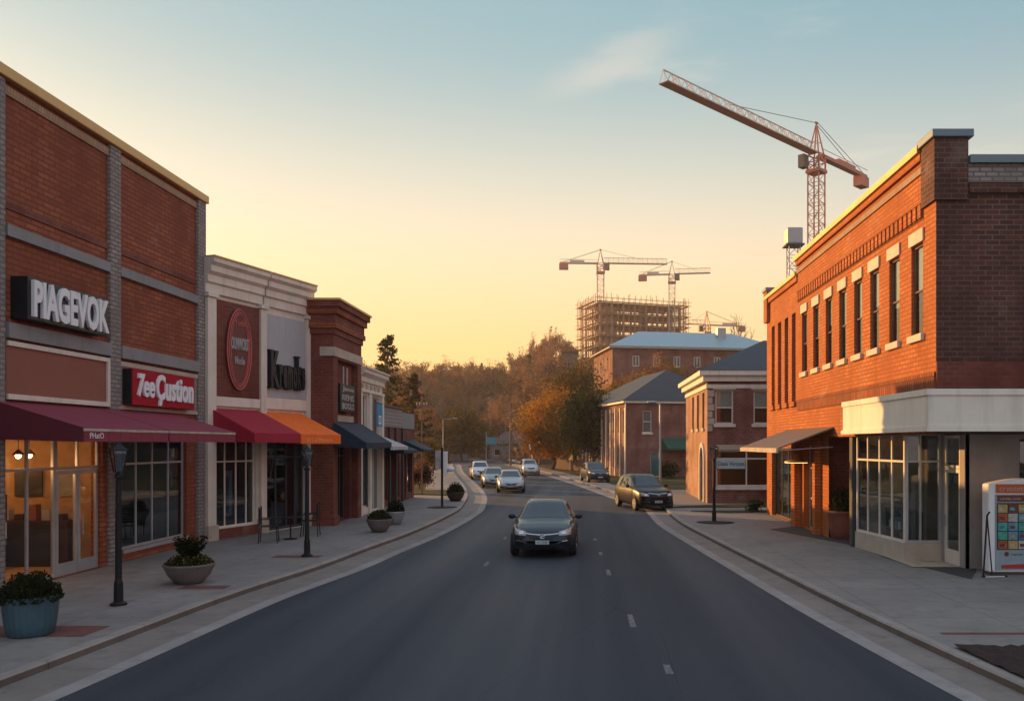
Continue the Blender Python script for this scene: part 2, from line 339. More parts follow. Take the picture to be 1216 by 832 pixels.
def tag(o, label=None, cat=None, group=None, kind=None):
    if label: o['label'] = label
    if cat: o['category'] = cat
    if group: o['group'] = group
    if kind: o['kind'] = kind
    return o
def thing(name, label, cat, loc=(0, 0, 0), rz=0.0, group=None, scale=1.0):
    o = bpy.data.objects.new(name, None); col.objects.link(o); o.location = loc; o.rotation_euler = (0, 0, rz)
    o.empty_display_size = 0.2
    if scale != 1.0: o.scale = (scale,) * 3 if not hasattr(scale, '__len__') else scale
    return tag(o, label, cat, group)
def dup(root, loc, rz=0.0, label=None, group=None, scale=None):
    r = root.copy(); col.objects.link(r); r.location = loc; r.rotation_euler = (0, 0, rz)
    if label: r['label'] = label
    if group: r['group'] = group
    if scale is not None: r.scale = scale if hasattr(scale, '__len__') else (scale,) * 3
    for ch in list(root.children):
        c = ch.copy(); col.objects.link(c); c.parent = r
        for g in ch.children:
            d = g.copy(); col.objects.link(d); d.parent = c
    return r
def text(name, body, wd, ht, mat, parent, pos, T=None, depth=0.03, fat=0.0, shear=0.0, label=None, facing=None):
    """lettering in the local x-z plane facing -y, stretched to wd x ht, lower left at pos"""
    cu = bpy.data.curves.new('t', 'FONT'); cu.body = body; cu.extrude = 0.02; cu.offset = fat; cu.shear = shear; cu.resolution_u = 3
    ob = bpy.data.objects.new('t', cu); col.objects.link(ob)
    dg = bpy.context.evaluated_depsgraph_get(); me = bpy.data.meshes.new_from_object(ob.evaluated_get(dg))
    bpy.data.objects.remove(ob)
    co = np.array([v.co[:] for v in me.vertices]); mn, mx = co.min(0), co.max(0)
    q = (co - mn) / np.maximum(mx - mn, 1e-6)
    pts = [(pos[0] + a * wd, pos[1] - c * depth, pos[2] + b * ht) for a, b, c in q]
    g = G(T); g.add(pts, [tuple(p.vertices) for p in me.polygons]); bpy.data.meshes.remove(me)
    return g.build(name, mat, parent, label=label)

def window(parent, u0, u1, z0, z1, T=None, d=0.1, mu=(), mz=(), fr=0.06, fm='white_trim', gm='dark_glass', name='window', th=0.06, label=None, sill=None, sm='stone', blind=None):
    g = G(T)
    g.box(u0, u0 + fr, d, d + th, z0, z1); g.box(u1 - fr, u1, d, d + th, z0, z1)
    g.box(u0 + fr, u1 - fr, d, d + th, z0, z0 + fr); g.box(u0 + fr, u1 - fr, d, d + th, z1 - fr, z1)
    ms = sorted(mu); edges = [u0 + fr] + [e for m in ms for e in (m - fr * .4, m + fr * .4)] + [u1 - fr]
    for m in ms: g.box(m - fr * .4, m + fr * .4, d + .004, d + th - .004, z0 + fr, z1 - fr)
    for z in mz:
        for a, b in zip(edges[0::2], edges[1::2]): g.box(a, b, d + .006, d + th - .006, z - fr * .4, z + fr * .4)
    o = g.build(name, fm, parent, label=label)
    G(T).box(u0 + fr * .5, u1 - fr * .5, d + th * .45, d + th * .55, z0 + fr * .5, z1 - fr * .5).build('pane', gm, o)
    if blind: G(T).box(u0 + .01, u1 - .01, d + th + .10, d + th + .11, z0 + .01, z1 - .01).build('room_shade', 'interior_dark', o)
    if blind: G(T).box(u0 + fr, u1 - fr, d + th + .01, d + th + .02, z0 + (z1 - z0) * blind, z1 - fr).build('blind', 'blind', o)
    if sill: G(T).box(u0 - .1, u1 + .1, -sill, d, z0 - .16, z0 - .001).build('sill', sm, o)
    return o

def awning(parent, x0, x1, zb, zt, zv, proj, mat, T=None, label=None, side=True, edge=None):
    """sloped cloth from the wall at height zb(top) to the front edge zt, valance hanging to zv"""
    g = G(T); t = 0.03
    g.prism([(x0, 0, zb), (x0, -proj, zt), (x0, -proj, zt - t), (x0, 0, zb - t)], (x1 - x0, 0, 0))
    g.prism([(x0, -proj, zt - t), (x0, -proj, zv), (x0, -proj + .02, zv), (x0, -proj + .02, zt - t)], (x1 - x0, 0, 0))
    if side:
        for x in (x0, x1 - .02):
            g.prism([(x, -.01, zb - t), (x, -proj + .02, zt - t), (x, -proj + .02, zv), (x, -.01, zv + .05)], (.02, 0, 0))
    o = g.build('awning', mat, parent, label=label)
    if edge: G(T).box(x0 - .005, x1 + .005, -proj - .012, -proj, zt - .07, zt - .015).build('trim', edge, o)
    return o

def shopbox(parent, u0, u1, z0, z1, d0, d1, T=None, mat='interior', floor='interior'):
    """inside of a shop: back, sides, floor and ceiling seen through the glass"""
    g = G(T)
    g.quad((u0, d1, z0), (u1, d1, z0), (u1, d1, z1), (u0, d1, z1)); g.quad((u0, d0, z0), (u0, d1, z0), (u0, d1, z1), (u0, d0, z1))
    g.quad((u1, d0, z0), (u1, d1, z0), (u1, d1, z1), (u1, d0, z1)); g.quad((u0, d0, z0), (u1, d0, z0), (u1, d1, z0), (u0, d1, z0)); g.quad((u0, d0, z1), (u1, d0, z1), (u1, d1, z1), (u0, d1, z1))
    return g.build('interior', mat, parent)

# ------------------------------------------------------------------ road and ground
def spline(pts, n=10):
    P = [Vector((p[0], p[1], 0)) for p in pts]; out = []
    for i in range(len(P) - 1):
        a, b, c, d = P[max(i - 1, 0)], P[i], P[i + 1], P[min(i + 2, len(P) - 1)]
        for k in range(n):
            t = k / n
            out.append(0.5 * ((2 * b) + (c - a) * t + (2 * a - 5 * b + 4 * c - d) * t * t + (3 * b - a - 3 * c + d) * t ** 3))
    out.append(P[-1]); return out
def offset(pl, d):
    out = []
    for i, p in enumerate(pl):
        t = (pl[min(i + 1, len(pl) - 1)] - pl[max(i - 1, 0)]).normalized(); out.append(p + Vector((-t.y, t.x, 0)) * d)
    return out
KR = spline([(7.4, -8), (6.5, 4), (5.6, 10.7), (5.0, 16), (4.55, 21.5), (4.1, 27.2), (3.7, 33), (3.65, 38), (3.6, 43), (2.5, 48), (-.4, 67), (-5.6, 97), (-12, 129), (-19.5, 168), (-36, 192), (-93, 207)])
KL = spline([(-9.2, -8), (-8.3, 4), (-7.75, 11.1), (-7.4, 17.3), (-6.85, 21.5), (-6.6, 25), (-6.2, 30), (-6.05, 37), (-6.35, 43), (-8.2, 57), (-15, 94), (-21, 130), (-29, 165), (-46, 182), (-95, 195)])
def strip(name, A, B, za, zb, mat, kind='structure', label=None):
    g = G(); n = len(A)
    g.add([(p.x, p.y, za) for p in A] + [(p.x, p.y, zb) for p in B], [(i, i + 1, n + i + 1, n + i) for i in range(n - 1)])
    o = g.build(name, mat, merge=False); o['kind'] = kind; return o
t = NT('asphalt'); tc = t.n('ShaderNodeTexCoord'); o_ = tc.outputs['Object']
mp = t.n('ShaderNodeMapping', {'Vector': o_, 'Scale': (0.5, 0.06, 1)}); n1 = t.noise(mp.outputs[0], 1.2, 5); n2 = t.noise(o_, 60, 3, 0.7); n3 = t.noise(o_, 0.22, 4)
vo = t.n('ShaderNodeTexVoronoi', {'Vector': t.n('ShaderNodeMapping', {'Vector': o_, 'Scale': (.33, .09, 1)}).outputs[0], 'Scale': 0.55}, feature='DISTANCE_TO_EDGE')
crack = t.math('MULTIPLY', t.math('LESS_THAN', t.math('ADD', vo.outputs[0], t.math('MULTIPLY', n2, 0.005)), 0.005), t.ramp(n3, 0.42, 0.55))
c = t.mix(t.ramp(n1, 0.3, 0.72), (0.025, 0.034, 0.048), (0.043, 0.053, 0.069)); c = t.mix(t.ramp(n3, .35, .7), c, (0.036, 0.044, 0.056)); c = t.mix(.7, c, t.mix(n2, (.4, .4, .4), (1.6, 1.6, 1.6)), 'MULTIPLY'); n5 = t.noise(t.n('ShaderNodeMapping', {'Vector': o_, 'Scale': (1.0, .25, 1)}).outputs[0], 1.6, 5, .7); c = t.mix(t.math('MULTIPLY', t.ramp(n5, .6, .74), .45), c, (.016, .018, .022))
c = t.mix(t.math('MULTIPLY', crack, .4), c, (0.012, 0.012, 0.013))
mp2 = t.n('ShaderNodeMapping', {'Vector': o_, 'Scale': (0.55, 0.012, 1)}); n4 = t.noise(mp2.outputs[0], 1.0, 3)
c = t.mix(.55, c, t.mix(t.ramp(n4, .35, .65), (.72, .72, .72), (1.3, 1.28, 1.26)), 'MULTIPLY')
M['asphalt'] = t.finish(c, t.n('ShaderNodeMapRange', {0: n4, 1: .35, 2: .65, 3: .85, 4: .62}).outputs[0], bump=n2, bdist=0.012, spec=0.3)
def concrete(name, base, joint=1.5, jx=True):
    t = NT(name); tc = t.n('ShaderNodeTexCoord'); o = tc.outputs['Object']; sp = t.n('ShaderNodeSeparateXYZ', {0: o})
    n1 = t.noise(o, 0.5, 6, .65); n2 = t.noise(o, 28, 4, .7); n3 = t.noise(o, 2.6, 5, .6)
    c = t.mix(t.ramp(n1, .3, .7), tuple(x * .80 for x in base), tuple(x * 1.12 for x in base)); c = t.mix(t.ramp(n3, .5, .72), c, tuple(x * .74 for x in base)); sv = t.n('ShaderNodeTexVoronoi', {'Vector': o, 'Scale': 2.3}).outputs[0]; c = t.mix(t.math('MULTIPLY', t.math('LESS_THAN', sv, .07), .55), c, tuple(x * .3 for x in base))
    c = t.mix(.35, c, t.mix(n2, (.6, .6, .6), (1.35, 1.35, 1.35)), 'MULTIPLY')
    if joint:
        j = t.math('LESS_THAN', t.math('FRACT', t.math('DIVIDE', sp.outputs[1], joint)), .022 / joint * 1.2)
        if jx: j = t.math('MAXIMUM', j, t.math('LESS_THAN', t.math('FRACT', t.math('DIVIDE', sp.outputs[0], joint * 1.2)), .02 / joint))
        c = t.mix(t.math('MULTIPLY', j, .5), c, tuple(x * .3 for x in base))
    return t.finish(c, .85, bump=n2, bdist=.006, spec=.3)
M['sidewalk'] = concrete('sidewalk', (0.235, 0.22, 0.205)); M['kerb'] = concrete('kerb', (0.30, 0.27, 0.245), 2.4, False); M['gutter'] = concrete('gutter', (0.225, 0.20, 0.178), 3.0, False); M['gutter_lip'] = concrete('gutter_lip', (0.30, 0.285, 0.265), 3.0, False); M['kerb_face'] = concrete('kerb_face', (0.15, 0.12, 0.10), 2.4, False)
M['apron'] = concrete('apron', (0.24, 0.22, 0.20), 3.0)
def ground_mat(name, a, b, c3):
    t = NT(name); tc = t.n('ShaderNodeTexCoord'); o = tc.outputs['Object']; n1 = t.noise(o, .12, 6, .65); n2 = t.noise(o, 3, 5, .7)
    c = t.mix(t.ramp(n1, .35, .65), a, b); c = t.mix(t.ramp(n2, .4, .65), c, c3); return t.finish(c, .95, bump=n2, bdist=.08, spec=.1)
M['terrain'] = ground_mat('terrain', (0.055, 0.045, 0.024), (0.045, 0.032, 0.02), (0.03, 0.024, 0.015)); M['grass'] = ground_mat('grass', (0.065, 0.062, 0.022), (0.09, 0.07, 0.03), (0.05, 0.045, 0.018))
RZ = -0.12
strip('road', offset(KL, -.02), offset(KR, .02), RZ, RZ, 'asphalt')
for K, sgn, nm in ((KL, 1, 'l'), (KR, -1, 'r')):
    near = [p for p in K if p.y < 130]
    gw = 1.12 if sgn > 0 else .92
    strip('gutter', offset(near, -.004 * sgn), offset(near, -(gw - .3) * sgn), RZ + .004, RZ + .006, 'gutter'); strip('gutter', offset(near, -(gw - .299) * sgn), offset(near, -gw * sgn), RZ + .006, RZ + .005, 'gutter_lip')
    g = G(); n = len(near); A = near; Bm = offset(near, .03 * sgn); C = offset(near, .17 * sgn)
    g.add([(p.x, p.y, RZ - .05) for p in A] + [(p.x, p.y, -.025) for p in A] + [(p.x, p.y, 0.004) for p in Bm] + [(p.x, p.y, .004) for p in C],
          [(k * n + i, k * n + i + 1, (k + 1) * n + i + 1, (k + 1) * n + i) for k in range(3) for i in range(n - 1)])
    g.mi = [1] * (n - 1) + [0] * (2 * (n - 1)); tag(g.build('kerb', ['kerb', 'kerb_face'], smooth=False), kind='structure')
lk = offset([p for p in KL if p.y < 56], .165); strip('sidewalk', lk, [Vector((-16, p.y, 0)) for p in lk], 0, 0, 'sidewalk')
rk = offset([p for p in KR if p.y < 37.0], -.165); strip('sidewalk', rk, [Vector((22, p.y, 0)) for p in rk], 0, 0, 'sidewalk')
rk2 = offset([p for p in KR if 36.3 < p.y < 56], -.165); strip('driveway', rk2, [Vector((30, p.y, 0)) for p in rk2], -.004, -.004, 'apron')
rk3 = offset([p for p in KR if 54.5 < p.y < 128], -.165); strip('path', rk3, offset(rk3, -1.5), -.003, -.003, 'apron')
rv = offset(rk3, -1.45); strip('grass_verge', rv, [Vector((40, p.y, 0)) for p in rv], -.02, -.02, 'grass')
lk3 = offset([p for p in KL if 53.5 < p.y < 128], .165); strip('path', lk3, offset(lk3, 2.6), -.003, -.003, 'apron')
lv = offset(lk3, 2.55); strip('grass_verge', lv, [Vector((-70, p.y + 0, 0)) for p in lv], -.02, -.02, 'grass')
# grass patches by the driveway
g = G(); g.prism([(3.9, 40.6, -.001), (6.2, 40.6, -.001), (13, 41.2, -.001), (13, 42.6, -.001), (6.5, 42.4, -.001), (4.6, 41.4, -.001)], (0, 0, .03)); tag(g.build('grass_strip', 'grass'), kind='structure')
g = G(); g.prism([(6.3, 37.6, -.001), (13, 37.6, -.001), (13, 39.2, -.001), (4.7, 38.4, -.001)], (0, 0, .03)); tag(g.build('grass_strip', 'grass'), kind='structure')
g = G(); g.prism([(-9.9, 50.5, .002), (-7.6, 49.6, .002), (-8.1, 53, .002), (-9.3, 55, .002), (-12, 55, .002), (-12, 50.5, .002)], (0, 0, .05)); tag(g.build('grass_patch', 'grass'), kind='structure')
# mulch bed with rough surface at the near right corner
g = G(); nx, ny = 40, 16; x0, x1, y0, y1 = 5.56, 10.5, 10.3, 12.8
pv = [(x0 + (x1 - x0) * i / nx + (.24 * (1 - j / ny) * (1 - i / nx)), y0 + (y1 - y0) * j / ny, .012 + random.random() * .05) for j in range(ny + 1) for i in range(nx + 1)]
g.add(pv, [(j * (nx + 1) + i, j * (nx + 1) + i + 1, (j + 1) * (nx + 1) + i + 1, (j + 1) * (nx + 1) + i) for j in range(ny) for i in range(nx)]); tag(g.build('mulch_bed', 'mulch'), kind='structure')
M['paver_red'] = brick('paver_red', (0.22, .07, .06), (.16, .055, .05), (.12, .08, .07), .2, .1, .01)
t = NT('paver_flat'); tc = t.n('ShaderNodeTexCoord'); br = t.n('ShaderNodeTexBrick', {'Vector': tc.outputs['Object'], 'Color1': (.20, .065, .055, 1), 'Color2': (.13, .05, .045, 1), 'Mortar': (.12, .09, .08, 1), 'Scale': 1.0, 'Mortar Size': .008, 'Brick Width': .2, 'Row Height': .1})
M['paver_flat'] = t.finish(br.outputs[0], .85, spec=.25)
for (a, b, c_, d) in ((5.75, 12, 13.65, 13.8), (-10.1, -8.1, 13.5, 14.3), (-8.75, -7.75, 17.9, 18.35), (-8.6, -7.3, 22.8, 23.3)):
    g = G(); g.quad((a, c_, .004), (b, c_ + (.0 if a > 0 else .0), .004), (b, d, .004), (a, d, .004)); tag(g.build('brick_paving', 'paver_flat'), kind='structure')
for (cx, cy, r) in ((5.0, 33.0, .75), (-7.06, 40.8, .75)):
    g = G(); g.lathe([(r, .003), (r * .6, .03), (.05, .05)], 20, (cx, cy, 0)); tag(g.build('soil_ring', 'soil', smooth=True), kind='structure')
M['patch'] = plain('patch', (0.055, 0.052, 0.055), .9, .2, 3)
g = G(); g.prism([(6.55, 30.3, .002), (7.9, 31.5, .002), (9.2, 26.0, .002), (8.05, 25.6, .002)], (0, 0, .012)); tag(g.build('dark_patch', 'patch'), kind='structure')  # flat dark patches laid over the sidewalk by the two right-hand doorways
g = G(); g.prism([(8.0, 23.0, .002), (8.35, 22.1, .002), (9.3, 22.1, .002), (9.3, 20.78, .002), (9.6, 20.78, .002), (8.75, 19.2, .002)], (0, 0, .012)); tag(g.build('dark_patch', 'patch'), kind='structure')
# dashes
M['dash'] = plain('dash', (0.145, 0.148, 0.15), .8, .6, 9)
for (x, y, l) in ((.80, 15.3, 1.1), (.52, 21, .9), (.38, 24.6, .7), (.25, 28.2, .6), (-2.7, 22.5, .8), (-2.8, 28.6, .8), (1.15, 12.0, .5), (-3.1, 50, 1.6)):
    g = G(); g.quad((x - .055, y - l / 2, RZ + .005), (x + .055, y - l / 2, RZ + .005), (x + .035, y + l / 2, RZ + .005), (x - .06, y + l / 2, RZ + .005)); tag(g.build('road_marking', 'dash'), kind='structure')
# terrain
rc = [(a + b) / 2 for a, b in zip([KL[min(int(i * len(KL) / 60), len(KL) - 1)] for i in range(60)], [KR[min(int(i * len(KR) / 60), len(KR) - 1)] for i in range(60)])]
rcx = np.array([p.x for p in rc]); rcy = np.array([p.y for p in rc])
def sst(a, b, x): x = np.clip((x - a) / (b - a), 0, 1); return x * x * (3 - 2 * x)
def hgt(x, y):
    x = np.asarray(x, float); y = np.asarray(y, float)
    d = np.sqrt(np.min((x[..., None] - rcx) ** 2 + (y[..., None] - rcy) ** 2, axis=-1))
    right = sst(-12, 6, x + .10 * (y - 100)) * sst(95, 138, y) * 9.5
    far = sst(160, 262, y) * (14.5 + 2.0 * sst(-60, 20, x))
    return -.3 + (right + far + .5 * np.sin(x * .11) * np.sin(y * .07) * sst(120, 200, y)) * sst(10, 26, d)
nx, ny = 150, 150
xs = np.concatenate([np.linspace(-900, -160, 20), np.linspace(-150, 150, 110), np.linspace(160, 900, 20)]); ys = np.concatenate([np.linspace(-120, 60, 20), np.linspace(64, 330, 110), np.linspace(340, 1500, 20)])
XX, YY = np.meshgrid(xs, ys); ZZ = hgt(XX, YY); g = G()
g.add(np.stack([XX, YY, ZZ], -1).reshape(-1, 3).tolist(), [(j * 150 + i, j * 150 + i + 1, (j + 1) * 150 + i + 1, (j + 1) * 150 + i) for j in range(149) for i in range(149)])
tag(g.build('ground', 'terrain', smooth=True), kind='structure')
def hz(x, y): return float(hgt(np.array([x]), np.array([y]))[0])

# ------------------------------------------------------------------ LEFT ROW
LW = R(90)
# --- large brick store
b1 = thing('brick_store', 'large red brick store with plum awnings and tan metal roof edge', 'building', (-12.15, 10, 0), LW)
Y = lambda y: y - 10.0
W_ = 26.62 - 10
ops = [(Y(11.2), Y(15.6), .3, 3.3), (Y(17.55), Y(21.1), .02, 3.3), (Y(21.95), Y(25.5), .3, 3.3)]
g = G(); g.wall(0, W_, 0, 10.7, ops, 0, .3)
g.quad((0, 0, 0), (0, 14, 0), (0, 14, 10.7), (0, 0, 10.7)); g.quad((W_, 0, 0), (W_, 14, 0), (W_, 14, 10.7), (W_, 0, 10.7)); g.quad((0, 14, 0), (W_, 14, 0), (W_, 14, 10.7), (0, 14, 10.7))
g.build('wall', 'brick_red', b1)
G().box(0, W_, .3, 14, 10.2, 10.3).build('roof', 'roof_flat', b1)
G().box(-.1, W_ + .06, -.16, .35, 10.66, 10.9).build('coping', 'coping', b1, bevel=.02)
for a, b in ((15.9, 16.5), (17.05, 17.44), (21.28, 21.76), (26.08, 26.6)):
    G().box(Y(a), Y(b), -.09, -.002, .0, 10.64).build('pilaster', 'brick_grey', b1)
for a, b in ((17.5, 21.28), (21.76, 26.08), (10, 15.9)):
    G().box(Y(a) + .002, Y(b) - .002, -.045, -.002, 10.36, 10.55).build('soldier_course', 'brick_tan', b1)
    G().box(Y(a) + .002, Y(b) - .002, -.1, -.002, 7.42, 7.66).build('band', 'grey_band', b1)
    G().box(Y(a) + .002, Y(b) - .002, -.13, -.002, 5.30, 5.62).build('band', 'grey_band', b1)
    G().box(Y(a) + .002, Y(b) - .002, -.03, -.002, 8.0, 8.16).build('soldier_course', 'brick_deep', b1)
g = G(); g.box(Y(17.52), Y(21.25), -.05, -.003, 4.1, 5.2); g.build('fascia_panel', 'brown_panel', b1)
g = G(); g.box(Y(17.52), Y(21.26), -.1, -.051, 5.14, 5.24); g.box(Y(17.52), Y(21.26), -.1, -.051, 4.02, 4.13); g.box(Y(21.15), Y(21.26), -.1, -.051, 4.13, 5.14); g.build('panel_frame', 'white_trim', b1)
G().box(Y(21.78), Y(26.06), -.05, -.003, 4.0, 5.2).build('fascia_panel', 'taupe_panel', b1)
G().box(Y(21.78), Y(26.06), -.08, -.051, 5.1, 5.22).build('panel_frame', 'stone', b1)
G().box(Y(21.78), Y(26.06), -.08, -.051, 3.98, 4.08).build('panel_frame', 'stone', b1)
awning(b1, Y(17.2), Y(20.68), 3.98, 3.42, 3.13, 1.85, 'awning_plum', label='near plum awning with pale trim', edge='awning_edge')
awning(b1, Y(20.74), Y(24.6), 3.98, 3.42, 3.13, 1.85, 'awning_plum', edge='awning_edge')
text('lettering', 'PHatO', .5, .12, 'white', b1, (Y(17.4), -1.862, 3.2), depth=.004)
window(b1, Y(11.2), Y(15.6), .3, 3.3, mu=(Y(12.7), Y(14.2)), mz=(2.5,), fm='alu', gm='glass_dim', name='shop_window')
o = window(b1, Y(17.55), Y(19.38), .02, 3.3, mu=(Y(18.42),), mz=(2.52,), fr=.08, fm='alu', gm='glass_clear', name='shop_window')
window(b1, Y(19.38), Y(21.1), 2.48, 3.3, mu=(Y(20.24),), fr=.07, fm='alu', gm='glass_clear', name='transom_window')
for a, b, hx in ((19.4, 20.22, 20.14), (20.24, 21.06, 20.34)):
    d = window(b1, Y(a), Y(b), .02, 2.46, fr=.09, fm='alu', gm='glass_clear', name='door')
    G().box(Y(a) + .09, Y(b) - .09, .105, .155, .11, .3).build('kick_plate', 'alu', d)
    G().tube((Y(hx), .04, .9), (Y(hx), .04, 1.4), .015).build('handle', 'galv', d)
window(b1, Y(21.95), Y(25.5), .3, 3.3, mu=(Y(22.85), Y(23.7), Y(24.6)), mz=(2.55,), fr=.07, fm='alu', gm='glass_dim', name='shop_window')
G().box(Y(21.95), Y(25.5), -.06, -.003, .22, .31).build('sill', 'alu', b1)
shopbox(b1, Y(16.2), Y(21.5), .01, 3.4, .31, 6.0, mat='interior_warm'); shopbox(b1, Y(21.6), Y(25.9), .01, 3.4, .31, 4.0, mat='interior'); shopbox(b1, Y(10.8), Y(16.0), .01, 3.4, .31, 4.0, mat='interior')
# furniture of the lit shop
cn = thing('shop_counter', 'dark wooden shop counter inside the lit doorway', 'counter', (-14.6, 20.4, .01), LW)
G().box(-1.2, 1.2, 0, .6, 0, .95).build('body', 'wood_dark', cn, bevel=.02); G().box(-1.3, 1.3, -.06, .66, .952, 1.0).build('worktop', 'interior_warm', cn)
cbn = thing('display_cabinet', 'dark wooden display cabinet along the lit shop side wall', 'cabinet', (-13.2, 21.05, .015), R(180))
G().box(-.2, 2.4, -.38, .0, 0, 1.15).build('body', 'wood_dark', cbn, bevel=.01); g = G(); [g.box(.02 + k * .8, .72 + k * .8, .001, .02, .12, 1.05) for k in range(3)]; g.build('doors', 'interior_dark', cbn)
for k in range(6): tag(G().box(-13.35 - k * .34, -13.15 - k * .34, 21.1, 21.3, 1.17, 1.32 + .12 * (k * 7 % 3)).build('stock_box', ('wood_dark', 'sign_grey', 'brown_panel')[k % 3]), ('dark', 'grey', 'brown')[k % 3] + ' ' + ('carton first in the row on the shop cabinet', 'carton second in the row on the shop cabinet', 'carton third in the row on the shop cabinet', 'carton fourth in the row on the shop cabinet', 'carton fifth in the row on the shop cabinet', 'carton last in the row on the shop cabinet')[k], 'box', 'cartons on the shop cabinet')
for k, (a, b) in enumerate(((-13.0, .5), (-13.9, .7))): tag(G().box(a - b, a, 21.44, 21.49, 1.75, 2.45).build('wall_picture', 'frame_dark' if k else 'sign_grey'), 'grey framed picture on the lit shop side wall' if not k else 'dark wide framed picture on the lit shop side wall', 'picture')
rg = thing('till', 'small dark till standing on the shop counter', 'till', (-14.7, 20.9, 1.012), LW)
G().box(-.2, .2, 0, .3, 0, .16).build('base', 'frame_dark', rg); G().prism([(-.18, .02, .161), (-.18, .08, .42), (-.18, .12, .42), (-.18, .12, .161)], (.36, 0, 0)).build('screen', 'dark_glass', rg)
pb = thing('poster_board', 'dark notice board with pale sheets behind the near shop window', 'notice board', (-12.55, 17.85, .9), LW)
G().box(-.25, .35, 0, .03, 0, 1.1).build('board', 'frame_dark', pb)
for (a, b, c_, d) in ((-.2, .05, .35, .8), (.1, .32, .15, .5), (-.2, .02, .05, .25)): G().box(a, b, -.012, -.002, c_, d).build('sheet', 'white', pb)
M['bulb'] = emissive('bulb', (1, .62, .25), 14)
for k, (x, y) in enumerate(((-12.85, 19.0), (-13.0, 19.6), (-15.2, 20.3))):
    pl = thing('pendant_lamp', ('small glowing pendant lamp nearest the shop window edge', 'small glowing pendant lamp above the shop entrance', 'small glowing pendant lamp deepest in the shop')[k], 'lamp', (x, y, 2.82), 0, 'pendant lamps in the lit shop')
    G().ball((0, 0, 0), .06, .06, .07).build('bulb', 'bulb', pl, smooth=True); G().tube((0, 0, .07), (0, 0, .57), .008).build('cord', 'frame_dark', pl)
    G().lathe([(.13, .02), (.04, .12), (.02, .14)], 14).build('shade', 'frame_dark', pl)
    if k != 1:
        pd = bpy.data.lights.new('pendant_light', 'POINT'); pd.energy = 30; pd.color = (1, .50, .18); pd.shadow_soft_size = .25
        po = bpy.data.objects.new('pendant_light', pd); col.objects.link(po); po.location = (0, 0, -.25); po.parent = pl
# signs
s1 = thing('wall_sign', 'long black box sign with white PIAGEVOK letters on brick', 'sign', (-12.2, 17.72, 5.72), LW)
G().box(0, 2.95, -.42, .05, 0, .9).build('box', 'sign_black', s1, bevel=.01)
text('lettering', 'PIAGEVOK', 2.8, .8, 'white', s1, (.1, -.421, .05), depth=.07, fat=.035)
s2 = thing('wall_sign', 'bright red box sign with white script lettering above the plum awning', 'sign', (-12.2, 21.9, 4.1), LW)
G().box(0, 3.45, -.36, .0, 0, .95).build('box', ['red_sign'], s2, bevel=.01); G().box(-.012, -.002, -.34, .0, .02, .93).build('side_cover', 'sign_black', s2)
text('lettering', '7ee', .85, .62, 'white', s2, (.2, -.361, .22), depth=.05, fat=.03, shear=.12); text('lettering', 'Çustion', 2.15, .86, 'white', s2, (1.15, -.361, .03), depth=.05, fat=.03, shear=.06)

# --- cream cornice shops
b2a = math.atan2(1.5, 4.95)
b2 = thing('cornice_shops', 'pair of small shops with cream cornice, crimson awning and orange awning', 'building', (-12.05, 26.66, 0), LW - b2a)
L2 = 5.17; m0, m1 = 2.42, 2.72
g = G(); g.wall(0, L2, 0, 8.9, [(.35, m0 - .08, .35, 3.4), (m1 + .05, L2 - .1, .02, 3.4)], 0, .25)
g.quad((0, 0, 0), (0, 10, 0), (0, 10, 8.9), (0, 0, 8.9)); g.quad((0, 10, 0), (L2 - 2.2, 10, 0), (L2 - 2.2, 10, 8.9), (0, 10, 8.9)); g.quad((L2, 0, 0), (L2 - 2.2, 10, 0), (L2 - 2.2, 10, 8.9), (L2, 0, 8.9))
g.build('wall', 'white_trim', b2); G().prism([(0, .05, 8.5), (L2, .05, 8.5), (L2 - 2.2, 10, 8.5), (0, 10, 8.5)], (0, 0, .1)).build('roof', 'roof_flat', b2)
for a, b in ((-.12, .26), (m0, m1), (L2 - .14, L2 + .1)):
    G().box(a, b, -.14, -.002, 0, 7.72).build('pilaster', 'white_trim', b2, bevel=.01); G().box(a - .04, b + .04, -.2, -.001, .0, .5).build('plinth', 'stone', b2, bevel=.015)
    G().box(a - .05, b + .05, -.2, -.003, 7.73, 7.86).build('capital', 'white_trim', b2)
for a, b in ((-.18, m0 + .12), (m0 + .2, L2 + .05)):
    g = G(); g.prism([(a, -.003, 7.87), (a, -.10, 7.87), (a, -.10, 8.15), (a, -.18, 8.2), (a, -.18, 8.42), (a, -.30, 8.52), (a, -.30, 8.7), (a, -.42, 8.8), (a, -.42, 8.95), (a, .1, 8.95), (a, .1, 8.905), (a, -.003, 8.905)], (b - a, 0, 0)); g.build('cornice', 'white_trim', b2)
    G().box(a, b, -.46, .1, 8.953, 9.0).build('cornice_cap', 'coping', b2)
G().box(.27, m0 - .01, -.06, -.003, 4.62, 7.72).build('brick_panel', 'brick_deep', b2)
G().box(m1 + .01, L2 - .15, -.05, -.003, 4.72, 7.62).build('grey_panel', 'grey_panel', b2)
g = G(); g.box(.27, m0 - .01, -.1, -.003, 4.3, 4.6); g.build('lintel_band', 'white_trim', b2); G().box(m1 + .01, L2 - .15, -.1, -.003, 4.3, 4.7).build('lintel_band', 'white_trim', b2)
awning(b2, .1, m0 + .02, 4.22, 3.42, 3.12, 1.7, 'awning_crimson', label='crimson cloth awning'); aw = awning(b2, m0 + .05, L2 - .35, 4.2, 3.40, 3.08, 1.7, 'awning_orange', label='bright orange cloth awning')
M['awning_print'] = plain('awning_print', (.9, .42, .16), .7, .05)
text('lettering', 'Ol Cal Mannors', 1.5, .14, 'awning_print', aw, (m0 + .35, -1.702, 3.15), depth=.004)
